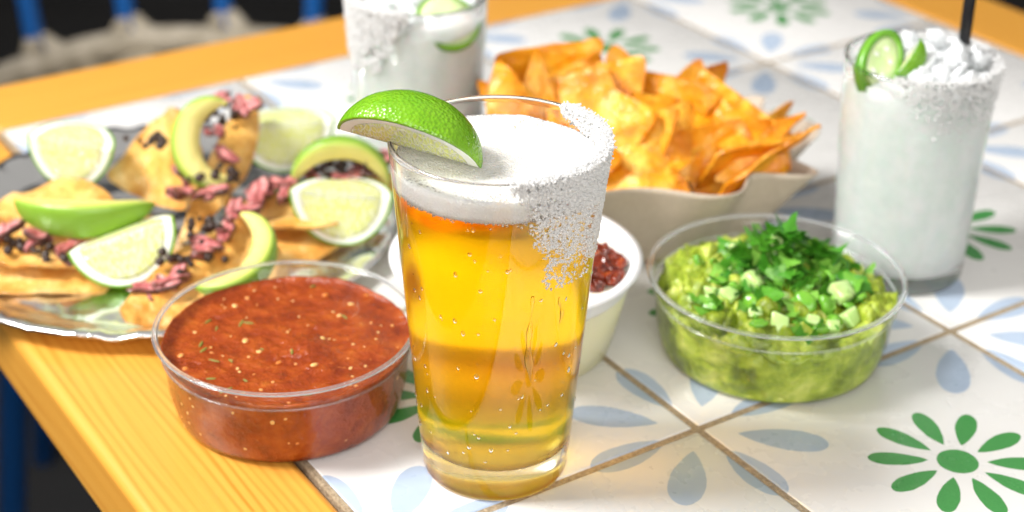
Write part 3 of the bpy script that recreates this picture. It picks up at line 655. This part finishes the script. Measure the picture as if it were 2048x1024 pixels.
for k in range(215):
    x = rng.normal(.004, .0150); y = rng.normal(.009, .0125)
    if k > 165: x = rng.normal(-.002, .020); y = rng.normal(-.014, .012)
    if math.hypot(x, y) > .047: continue
    hh = max(0, 1-((x-.003)/.030)**2-((y-.010)/.023)**2)
    z = gz(x, y) + rng.uniform(.0, 1)*.0165*hh + .0012
    leaf((x, y, z), rng.uniform(.0032, .0086), (rotm(rng) if rng.uniform() < .45 else Rz(rng.uniform(0, 6.28))@Rx(rng.normal(0, .7))), rng.beta(1.5, 1.2))
cl = mesh('chopped_cilantro', V, F, MAT['cilantro'], attr=TN); cl.location = (UX, UY, 0); tag(cl, 'heap of chopped dark green cilantro on the guacamole', 'cilantro', kind='stuff')

# white dip cup ----------------------------------------------------------------
DX, DY, DR, DH = -.0770, .0690, .0550, .0435
cup = tag(empty('dip_cup', (DX, DY, .0002)), 'white translucent plastic cup of pale dip behind the pint glass', 'cup')
p = [(0, 0.0), (DR*.74, 0), (DR*.78, .001), (DR*.84, DH*.3), (DR-.0040, DH*.8), (DR-.0030, DH*.83), (DR-.0026, DH-.001), (DR+.0012, DH), (DR+.0014, DH+.0008), (DR-.0030, DH+.0016), (DR-.0042, DH), (DR-.0046, DH*.82), (DR*.82, DH*.3), (DR*.75, .002), (0, .002)]
v, f = lathe(p[:4] + [(DR-.0040, DH*.8), (DR-.0054, DH*.8)] + p[12:], 110); mesh('wall', v, f, MAT['cream_cup'], cup)
v, f = lathe(p[4:12], 110, True); mesh('rim', v, f, MAT['frosted_plastic'], cup)
dip = tag(empty('white_dip', (DX, DY, .0002)), 'creamy white dip inside the white cup behind the beer', 'dip')
nr, na = 40, 90; v = [(0, 0, 0)]; f = []
for k in range(1, nr+1):
    for q in range(na): r = (DR-.0044)*k/nr; v.append((r*math.cos(2*PI*q/na), r*math.sin(2*PI*q/na), 0))
v = np.array(v); v[:, 2] = DH-.0075 + .0022*fbm(v*55, 3, 8)
for q in range(na):
    f.append((0, 1+q, 1+(q+1) % na))
    for k in range(nr-1): f.append((1+k*na+q, 1+(k+1)*na+q, 1+(k+1)*na+(q+1) % na, 1+k*na+(q+1) % na))
mesh('dip_surface', v, f, MAT['queso'], dip)
p = [(0, .003), (DR*.755, .003), (DR*.825, DH*.3), (DR-.0048, DH*.78), (DR-.0048, DH-.011), (0, DH-.011)]; v, f = lathe(p, 90); mesh('dip_body', v, f, MAT['queso'], dip)
rng = np.random.default_rng(5); pr = []
for k in range(110):
    x = rng.normal(.0365, .0055); y = rng.normal(-.004, .010)
    if math.hypot(x, y) > .0465: continue
    s_ = rng.uniform(.0018, .0042); q = ssv*(1+.3*fbm(ssv*1.5+k, 2, k)[:, None])*s_*np.array([1.2, 1, .6]); pr.append((q@rotm(rng).T+[x, y, DH-.0055+rng.uniform(0, .0035)], ssf))
v, f = join(pr); o = mesh('chile_relish', v, f, MAT['relish']); o.location = (DX, DY, 0); tag(o, 'glossy dark red chile relish spooned on the white dip', 'relish', kind='stuff')

# ================================================================== crisps: curved thick triangular sheets
def crisp(c, bulge, seed, thick=.0014, n=16, bow=.05, wav=.0022, twist=0.0):
    c = [np.array(q, float) for q in c]; cen = sum(c)/3; nn = nrm(np.cross(c[1]-c[0], c[2]-c[0])); size = np.linalg.norm(c[1]-c[0])
    P = []; B = []; BB = []; ids = {}
    for i in range(n+1):
        for j in range(n+1-i):
            b = np.array([i, j, n-i-j])/n; BB.append(b); p = b[0]*c[0]+b[1]*c[1]+b[2]*c[2]
            e_ = [b[1]*b[2], b[2]*b[0], b[0]*b[1]]
            for k in range(3): # bow each edge outward, round the corners
                md = (c[(k+1) % 3]+c[(k+2) % 3])/2; p = p + (md-c[k])*e_[k]*4*bow*(1-b[k])**2*.8
            cr = max(b); p = p + (cen-p)*max(0, cr-.93)*1.0
            s = b[0]*b[1]+b[1]*b[2]+b[2]*b[0]
            ids[(i, j)] = len(P); P.append(p + nn*(bulge*(2.2*s-.4) + twist*(b[0]-b[1])*(b[2]-.3)*2)); B.append(s)
    P = np.array(P); P = P + nn*(wav*fbm(P*55+seed*7.7, 3, seed)*1.8 + .0011*np.maximum(0, fbm(P*150+seed, 2, seed+3)))[:, None] + .0012*fbm(P*80+seed*3, 2, seed+5)[:, None]*nrm(c[1]-c[0])
    nP = len(P); V = np.concatenate([P+nn*thick/2, P-nn*thick/2]); F = []
    for i in range(n):
        for j in range(n-i):
            a, b_, d = ids[(i, j)], ids[(i+1, j)], ids[(i, j+1)]; F.append((a, b_, d)); F.append((a+nP, d+nP, b_+nP))
            if j < n-i-1: e2 = ids[(i+1, j+1)]; F.append((b_, e2, d)); F.append((b_+nP, d+nP, e2+nP))
    loop = [ids[(i, 0)] for i in range(n+1)] + [ids[(n-j, j)] for j in range(1, n+1)] + [ids[(0, n-j)] for j in range(1, n)]
    for k in range(len(loop)): a, b_ = loop[k], loop[(k+1) % len(loop)]; F.append((a, a+nP, b_+nP, b_))
    ed = np.array([1-min(1, 7*min(b_)) for b_ in BB]); return V, F, np.concatenate([ed, ed])
def place_crisp(name, c, bulge, seed, mat, label, cat, group, **k):
    v, f, ed = crisp(c, bulge, seed, **k); o0 = v.mean(0); o = mesh(name, v-o0, f, mat, attr=ed); o.data.set_sharp_from_angle(angle=R(48)); o.location = o0; tag(o, label, cat, group); return o

# paper tray -------------------------------------------------------------------
TX, TY, TA, TB, THH = -.0160, .1850, .0860, .0600, .047
na, nz = 160, 14; v = []; f = []
def tray_pt(a, t, off=0.0):
    sup = lambda q: math.copysign(abs(q)**.82, q)
    fl_ = .70+.30*t**1.1; x = (TA*fl_-off)*sup(math.cos(a)); y = (TB*fl_-off)*sup(math.sin(a))
    pl = .0016*t*math.sin(9*a)  # soft pleats
    top = THH + .0035*abs(math.sin(2*a+.4))**2 - .0018*math.cos(4*a) + .0018*math.sin(3*a+1.0)
    q = 1+pl/TA*6; return x*q, y*q, .0006 + t*top
for sgn in (0, 1):
    for k in range(nz+1):
        for q in range(na): v.append(tray_pt(2*PI*q/na, k/nz, .0007*sgn) if not (sgn and k == 0) else (*tray_pt(2*PI*q/na, 0, .0007)[:2], .0013))
v.append((0, 0, .0006)); v.append((0, 0, .0013)); S_ = (nz+1)*na
for q in range(na):
    q1 = (q+1) % na
    for k in range(nz): f.append((k*na+q, k*na+q1, (k+1)*na+q1, (k+1)*na+q)); f.append((S_+k*na+q, S_+(k+1)*na+q, S_+(k+1)*na+q1, S_+k*na+q1))
    f.append((nz*na+q, nz*na+q1, S_+nz*na+q1, S_+nz*na+q)); f.append((2*S_, q1, q)); f.append((2*S_+1, S_+q, S_+q1))
o = mesh('chip_tray', v, f, MAT['kraft']); o.location = (TX, TY, 0); tag(o, 'brown paper food tray heaped with orange tortilla chips', 'tray')
CG = 'tortilla chips in the paper tray'; CLAB = 'orange fried tortilla chip in the brown paper tray'
def chip(c, bulge, seed, label=None, **k):
    if label is None:
        m_ = np.mean(np.array(c), 0); lr = 'left end' if m_[0] < TX-.032 else 'right end' if m_[0] > TX+.032 else 'middle'
        fb = 'front' if m_[1] < TY-.018 else 'back' if m_[1] > TY+.012 else 'centre'
        label = 'orange tortilla chip at the %s of the heap, toward the %s of the tray' % (lr, fb)
    return place_crisp('tortilla_chip', c, bulge, seed, MAT['fried_chip'], label, 'chip', CG, **k)
chip([(.071, .1520, .0740), (.020, .1440, .034), (.030, .1380, .052)], .004, 1, 'long pointed tortilla chip jutting from the right end of the tray')
chip([(.064, .1620, .0640), (.012, .1600, .030), (.020, .1400, .062)], -.004, 2)
chip([(-.0680, .2050, .0905), (-.082, .178, .044), (-.050, .180, .040)], .004, 3, 'pointed chip standing tallest at the left of the heap')
chip([(-.0365, .1950, .0890), (-.056, .172, .040), (-.014, .170, .045)], .005, 4)
chip([(-.0960, .1850, .0700), (-.064, .180, .038), (-.084, .196, .082)], .006, 6)
chip([(.036, .1830, .0740), (.010, .166, .050), (.052, .170, .046)], .004, 9)
chip([(.048, .160, .070), (.018, .148, .044), (.054, .150, .044)], .004, 16)
chip([(.056, .178, .062), (.034, .160, .050), (.058, .168, .040)], -.004, 17)
chip([(-.088, .196, .088), (-.094, .170, .050), (-.060, .176, .060)], .008, 18, 'broad curled chip at the far left end of the heap')
rng = np.random.default_rng(42)
def row(xs, y, zbase, ztop, size, lean):
    for x in xs:
        L = size*rng.uniform(.88, 1.15); ps = rng.uniform(-.95, .95); le = lean+rng.normal(0, .22); rl = rng.uniform(-.55, .55)+(PI if rng.uniform() < .35 else 0)
        sd = np.array([math.cos(ps), math.sin(ps), 0]); fr = np.array([math.sin(ps), -math.cos(ps), 0]); up = np.array([0, 0, 1.])*math.cos(le) - fr*math.sin(le)
        a_ = sd*math.cos(rl)+up*math.sin(rl); b_ = up*math.cos(rl)-sd*math.sin(rl)
        tz = np.interp(x, [-.10, -.065, -.03, .0, .03, .06], ztop); c0 = np.array([x+rng.normal(0, .004), y+rng.normal(0, .006), 0])
        P_ = [c0+b_*L*.56, c0-b_*L*.36+a_*L*.5, c0-b_*L*.36-a_*L*.5]; hi = max(p_[2] for p_ in P_); P_ = [p_+np.array([0, 0, tz+rng.normal(0, .004)-hi]) for p_ in P_]
        for q_, p_ in enumerate(P_):   # keep every corner inside the flaring tray
            p_ = p_.copy(); p_[2] = max(p_[2], .014); k_ = (.70+.30*min(1.15, p_[2]/THH))*(.84 if p_[2] < .055 else .95); dx, dy = (p_[0]-TX)/(TA*k_), (p_[1]-TY)/(TB*k_); d_ = math.hypot(dx, dy)
            if d_ > 1: p_[0] = TX+(p_[0]-TX)/d_; p_[1] = TY+(p_[1]-TY)/d_
            P_[q_] = p_
        chip(P_, rng.choice([-1, 1])*rng.uniform(.001, .006), int(rng.integers(100, 999)), twist=rng.uniform(-.006, .006), bow=.035, n=18, thick=.0011)
row(np.arange(-.088, .050, .023), TY+.026, .02, [.080, .088, .086, .080, .074, .064], .056, .25)
row(np.arange(-.092, .056, .021), TY+.006, .02, [.076, .084, .086, .084, .078, .068], .060, .35)
row(np.arange(-.080, .060, .021), TY-.014, .02, [.066, .074, .078, .078, .074, .066], .060, .50)
row(np.arange(-.068, .060, .023), TY-.030, .02, [.058, .064, .068, .068, .066, .060], .056, .75)
v = []; 
for (x, y, z) in [(-.062, .392, .002), (-.020, .360, .002), (-.008, .385, .002), (-.044, .418, .002), (-.038, .386, .026)]: v.append((x, y, z))
o = mesh('paper_napkin', v, [(0, 1, 4), (1, 2, 4), (2, 3, 4), (3, 0, 4), (0, 3, 2, 1)], MAT['white_napkin'], smooth=False)
md = o.modifiers.new('sub', 'SUBSURF'); md.levels = md.render_levels = 3; md.subdivision_type = 'CATMULL_CLARK'
tag(o, 'crumpled white paper napkin behind the chips', 'napkin')

# ================================================================== margaritas
MH, MRT, MRB = .1115, .0360, .0318
def mr(z): t = z/MH; return MRB + (MRT-MRB)*t
def margarita(loc, top, labels):
    bt = .0080; wl = .0021
    p = [(0, .0015), (.022, .0012), (MRB-.003, 0), (MRB-.0006, .0008), (MRB, .0028)] + [(mr(z), z) for z in np.linspace(.008, MH-.002, 10)] + [(MRT-.0004, MH-.0004), (MRT-.0011, MH), (MRT-.0018, MH-.0004)]
    p += [(mr(z)-wl, z) for z in np.linspace(MH-.003, bt+.005, 10)] + [(mr(bt)-wl-.0015, bt+.0012), (mr(bt)-wl-.005, bt), (0, bt)]
    v, f = lathe(p, 120); g = mesh('cocktail_glass', v, f, MAT['clear_glass']); g.location = (*loc, .0003); tag(g, labels[0], 'glass')
    p = [(0, bt-e), (mr(bt)-wl-.005, bt-e), (mr(bt)-wl-.0015+e, bt+.0012-e)] + [(mr(z)-wl+e, z) for z in np.linspace(bt+.005, top, 12)] + [(.02, top+.001), (0, top+.001)]
    v, f = lathe(p, 120); d = mesh('margarita', v, f, MAT['margarita']); d.location = (*loc, .0003); tag(d, labels[1], 'drink')
    return g
M1 = (.1115, .1445); M2 = (-.1290, .2250)
margarita(M1, .103, ('short clear tumbler with salted rim and black straw at right', 'cloudy pale green margarita in the tumbler at right'))
margarita(M2, .103, ('tumbler cut off by the top edge, behind the beer glass', 'pale cloudy margarita with a lime wheel, behind the beer'))
v, f = salt_on_rim(mr, MH, .0021, [-125, -112, -95, -80, -60, -20, 40, 70], [.003, .012, .020, .030, .026, .020, .012, .004], 3600, 8, .0004, .0010); o = mesh('salt_crust', v, f, MAT['salt_crystal'], smooth=False); o.location = (*M1, .0003); tag(o, 'white salt crust on the rim of the tumbler at right', 'salt', kind='stuff')
v, f = salt_on_rim(mr, MH, .0021, [-240, -220, -190, -150, -120, -105, -95], [.005, .020, .036, .034, .030, .018, .005], 5200, 9, .0006, .0015); o = mesh('salt_crust', v, f, MAT['salt_crystal'], smooth=False); o.location = (*M2, .0003); tag(o, 'white salt crust on the rim of the tumbler behind the beer', 'salt', kind='stuff')
rng = np.random.default_rng(31)
def ice(loc, s, label, group):
    q = icosphere(1)[0]; w_ = np.sign(q)*np.abs(q)**.6; q = w_*(1+.45*fbm(q*1.2+rng.uniform(0, 90), 2, 1)[:, None])*s*np.array([1.25, .95, .65]); o = mesh('ice_chunk', q@rotm(rng).T, icosphere(1)[1], MAT['crushed_ice'], smooth=False); o.location = loc; tag(o, label, 'ice', group)
for k in range(95):
    r = .031*math.sqrt(rng.uniform()); a = rng.uniform(0, 2*PI); x, y = r*math.cos(a), r*math.sin(a)
    if x < -.008 and y < .006: continue
    ice((M1[0]+x, M1[1]+y, .1035+.013*max(0, 1-((x-.008)/.027)**2-(y/.034)**2)*rng.uniform(.3, 1)+rng.uniform(-.001, .002)), rng.uniform(.0022, .0052), 'crushed ice chunk in the tumbler at right', 'crushed ice in the tumbler at right')
for k in range(14):
    r = .028*math.sqrt(rng.uniform()); a = rng.uniform(0, 2*PI); ice((M2[0]+r*math.cos(a), M2[1]+r*math.sin(a), .098+rng.uniform(0, .006)), rng.uniform(.005, .008), 'crushed ice chunk in the tumbler behind the beer', 'crushed ice in the tumbler behind the beer')
# straw
v, f = tube([(.1335, .1560, .030), (.1310, .1480, .112), (.1288, .1405, .190)], .0028, 14, True); o = mesh('straw', v, f, MAT['black_plastic']); tag(o, 'black drinking straw standing in the tumbler at right', 'straw')
# jalapeno slice: green ring of skin with pale flesh, leaning in the glass
def slice_disc(name, loc, nrm_, rr, th, label, cat, skin, flesh, ell=1.0, upv=(0, 0, 1), ring=.14, seeds=0):
    Z = nrm(nrm_); X = nrm(np.cross(upv, Z)); Y = np.cross(Z, X); root = tag(empty(name), label, cat)
    root.matrix_world = Matrix(((X[0], Y[0], Z[0], loc[0]), (X[1], Y[1], Z[1], loc[1]), (X[2], Y[2], Z[2], loc[2]), (0, 0, 0, 1)))
    q = 1-ring; v, f = lathe([(rr, -th/2), (rr*1.01, 0), (rr, th/2), (rr*q, th/2), (rr*q, -th/2)], 48, True); v[:, 1] *= ell; v *= (1+.03*fbm(v*90, 2, 4))[:, None]; mesh('skin', v, f, skin, root)
    v, f = lathe([(0, -th*.38), (rr*q*1.003, -th*.46), (rr*q*1.003, th*.46), (rr*q*.6, th*.40), (0, th*.34)], 48); v[:, 1] *= ell; v *= (1+.03*fbm(v*90, 2, 4))[:, None]; mesh('flesh', v, f, flesh, root)
    if seeds:
        pp = []
        for k in range(seeds): a = 2*PI*k/seeds+.3; pp.append((sv2*np.array([.0016, .0011, .0006])+[rr*.42*math.cos(a), rr*.42*ell*math.sin(a), th*.42], sf2))
        v, f = join(pp); mesh('seeds', v, f, MAT['lime_pith'], root)
    return root
slice_disc('jalapeno_slice', (.0900, .1370, .1110), (.35, -.80, .45), .0105, .0060, 'green jalapeno slice tucked into the tumbler at right', 'jalapeno', MAT['chile'], MAT['jal_flesh'], 1.55, (.55, .1, 1), .24, 5)
slice_disc('lime_slice', (-.1130, .2080, .1010), (.30, -.50, .80), .0165, .004, 'lime wheel floating in the tumbler behind the beer', 'lime', MAT['lime_peel'], MAT['jal_flesh'], 1.0, (0, 0, 1), .10)
lime_wedge('lime_wedge', (.0985, .1385, .1050), (.1075, .1365, .1235), (.35, -.80, .1), 34, .0088, 'small lime wedge tucked beside the jalapeno slice', None, 8, pith=.001)

# ================================================================== foil plate with tostadas
PX, PY, PR = -.2550, .1680, .1185
na = 200; prof = [(0, .0020)] + [(q_, .0020) for q_ in np.linspace(.004, .094, 46)] + [(.097, .0026), (.103, .0050), (.108, .0078), (.113, .0092), (PR-.001, .0096), (PR, .0084), (PR-.0015, .0080), (.113, .0078), (.107, .0062), (.101, .0032), (.094, .0008), (.05, .0006), (0, .0006)]
v, f = lathe(prof, na); a = np.arctan2(v[:, 1], v[:, 0]); r = np.hypot(v[:, 0], v[:, 1]); k = np.clip((r-.095)/.02, 0, 1)
wv = fbm(np.c_[np.cos(a)*9, np.sin(a)*9, a*0], 3, 4); wv2 = fbm(np.c_[np.cos(a)*30, np.sin(a)*30, a*0], 2, 6)
v[:, 2] += k*(.0022*wv+.0012*wv2); v[:, :2] *= (1+k*(.010*wv+.006*wv2))[:, None]; w1_, w2_ = worley(np.c_[v[:, :2]*52, v[:, 2]*0]+fbm(v*40, 2, 9)[:, None]*.6, 12); v[:, 2] += np.where((r < .0965) & (v[:, 2] > .0012), .0022*w1_*np.clip((.0965-r)/.01, 0, 1), 0); v[:, 2] = np.maximum(v[:, 2], .0004)
o = mesh('foil_plate', v, f, MAT['foil']); o.location = (PX, PY, 0); tag(o, 'round silver foil plate of tostadas and lime wedges', 'plate')
TG = 'crisp tostadas on the foil plate'
def tost(c, b, seed, label, **k): return place_crisp('tostada', c, b, seed, MAT['tostada_corn'], label, 'tostada', TG, thick=.0015, bow=.16, wav=.003, **k)
tost([(-.350, .116, .018), (-.258, .112, .013), (-.302, .180, .026)], .004, 71, 'tostada at left edge of plate under the long green avocado slice')
tost([(-.345, .104, .008), (-.262, .103, .006), (-.300, .165, .014)], .003, 72, 'lower crisp tortilla beneath the tostada at the left edge')
tost([(-.289, .208, .012), (-.249, .196, .060), (-.236, .160, .018)], .008, 73, 'curled upright tostada at the back of the plate, left fold')
tost([(-.220, .224, .055), (-.212, .188, .030), (-.243, .136, .010)], -.008, 74, 'tostada at centre of plate pointing toward the viewer')
tost([(-.258, .066, .008), (-.214, .132, .028), (-.182, .088, .012)], .003, 75, 'front tostada with pointed corner, behind the salsa tub')
tost([(-.224, .161, .019), (-.136, .190, .023), (-.170, .140, .016)], .004, 76, 'tostada at right of plate under the arched avocado slice')
tost([(-.206, .160, .009), (-.150, .180, .012), (-.182, .124, .006)], .003, 77, 'lower crisp tortilla beneath the right tostada')
# beef
rng = np.random.default_rng(8)
BG = 'pink seared beef pieces on the tostadas'
def beef(loc, s, el, where):
  for _k in range(2):
    s_0 = s; loc = tuple(np.array(loc)+rng.normal(0, .0028, 3)*np.array([1, 1, .35]))
    s = s_0*rng.uniform(.55, .95); el = rng.uniform(1.2, 1.8); u = ssv; th = rng.uniform(.26, .42); q = np.sign(u)*np.abs(u)**np.array([.75, .75, .35])*np.array([el, .62, th])*s
    q = q*(1+.50*fbm(u*1.5+rng.uniform(0, 80), 3, 2)[:, None]); q[:, 2] += s*.25*fbm(np.c_[u[:, :2]*1.5, u[:, 0]*0]+rng.uniform(0, 50), 2, 4); rim = np.hypot(u[:, 0], u[:, 1])
    o = mesh('beef_piece', q, ssf, MAT['beef'], attr=np.clip((rim-.80)/.15, 0, 1)); o.location = loc; o.rotation_euler = (rng.normal(.2, .3), rng.normal(0, .3), rng.uniform(0, PI)); o.location.z -= .0012; tag(o, where, 'beef', BG); s = s_0
def crumbs(pts, label):
    pp = []
    for p_ in pts:
        for k in range(16): s = rng.uniform(.0010, .0026); pp.append(((ssv*(1+.3*fbm(ssv*2+k, 2, k)[:, None])*s)@rotm(rng).T + np.array(p_)+rng.normal(0, .0065, 3)*np.array([1, 1, .25]), ssf))
    v, f = join(pp); tag(mesh('charred_crumbs', v, f, MAT['crumb']), label, 'crumbs', kind='stuff')
for p_ in [(-.335, .128, .026), (-.320, .121, .024), (-.305, .117, .022), (-.288, .116, .020), (-.275, .118, .018), (-.337, .140, .030)]: beef(p_, .0075, 1.3, 'beef piece under the long green avocado slice at left')
for p_ in [(-.236, .158, .031), (-.243, .164, .034), (-.228, .160, .031), (-.226, .176, .040), (-.222, .194, .046), (-.219, .206, .055), (-.228, .208, .058)]: beef(p_, .0068, 1.3, 'beef piece on the tostada at the centre back of the plate')
for p_ in [(-.236, .085, .017), (-.228, .092, .022), (-.224, .102, .026), (-.216, .112, .031), (-.213, .124, .036), (-.222, .112, .028), (-.240, .078, .015)]: beef(p_, .0066, 1.2, 'beef piece on the front tostada')
for p_ in [(-.206, .160, .027), (-.195, .163, .028), (-.178, .170, .030), (-.168, .172, .031), (-.158, .176, .032), (-.148, .180, .032), (-.200, .167, .027)]: beef(p_, .0072, 1.4, 'beef piece on the right tostada')
crumbs([(-.325, .122, .020), (-.300, .116, .019), (-.280, .116, .017)], 'dark charred bits under the long green avocado slice')
crumbs([(-.258, .184, .046), (-.230, .166, .036), (-.232, .200, .052)], 'dark charred bits on the centre back tostada')
crumbs([(-.230, .100, .024), (-.222, .116, .030)], 'dark charred bits on the front tostada')
crumbs([(-.172, .176, .034), (-.156, .182, .036)], 'dark charred bits on the right tostada')
# avocado slices
def avocado(c, e1, e2, Rr, a0, a1, wd, th, label, seed, oval=1.0):
    e1 = nrm(e1); e2 = np.array(e2, float); e2 = nrm(e2-e1*(e1@e2)); e3 = np.cross(e1, e2); c = np.array(c, float); nA, nS = 44, 20; V = []; F = []; TN = []
    for i in range(nA):
        t = i/(nA-1); a = R(a0+(a1-a0)*t); tp = max(.03, math.sin(PI*t))**.55
        rad = nrm(e1*math.cos(a)+e2*math.sin(a)*oval); ctr = c + (e1*math.cos(a)+e2*oval*math.sin(a))*Rr
        for k in range(nS):
            p = 2*PI*k/nS; u = math.cos(p); w_ = math.sin(p); u2 = math.copysign(abs(u)**.7, u); w2 = math.copysign(abs(w_)**.7, w_)
            V.append(ctr + rad*u2*wd/2*tp + e3*w2*th/2*tp*(.62+.38*(u2*.5+.5))); TN.append(np.clip((u+.15)*.9, 0, 1)**1.1)
    for i in range(nA-1):
        for k in range(nS): F.append((i*nS+k, i*nS+(k+1) % nS, (i+1)*nS+(k+1) % nS, (i+1)*nS+k))
    F.append(tuple(range(nS))); F.append(tuple(range((nA-1)*nS, nA*nS)))
    V = np.array(V); V += .0006*fbm(V*90+seed, 3, seed)[:, None]*nrm([.3, -.5, .8]); o0 = V.mean(0); o = mesh('avocado_slice', V-o0, F, MAT['avocado'], attr=TN); o.location = o0; tag(o, label, 'avocado', 'avocado slices on the tostadas')
avocado((-.2855, .1690, .0345), (1, 0, 0), (0, .95, .05), .047, 225, 315, .0150, .0215, 'long green avocado slice lying at the left of the plate', 1)
avocado((-.2260, .1760, .0480), (1, .05, 0), (0, .42, .9), .0170, 78, 292, .0145, .0150, 'curved avocado slice on the back centre tostada', 2, 1.15)
avocado((-.2150, .0980, .0290), (1, .1, .05), (0, .92, .30), .0215, -118, 62, .0125, .0150, 'avocado slice on the front tostada nearest the salsa', 3, 1.15)
avocado((-.1655, .1690, .0260), (1, .1, 0), (0, .18, .98), .0235, 2, 172, .0115, .0140, 'arched avocado slice on the right tostada', 4, .92)
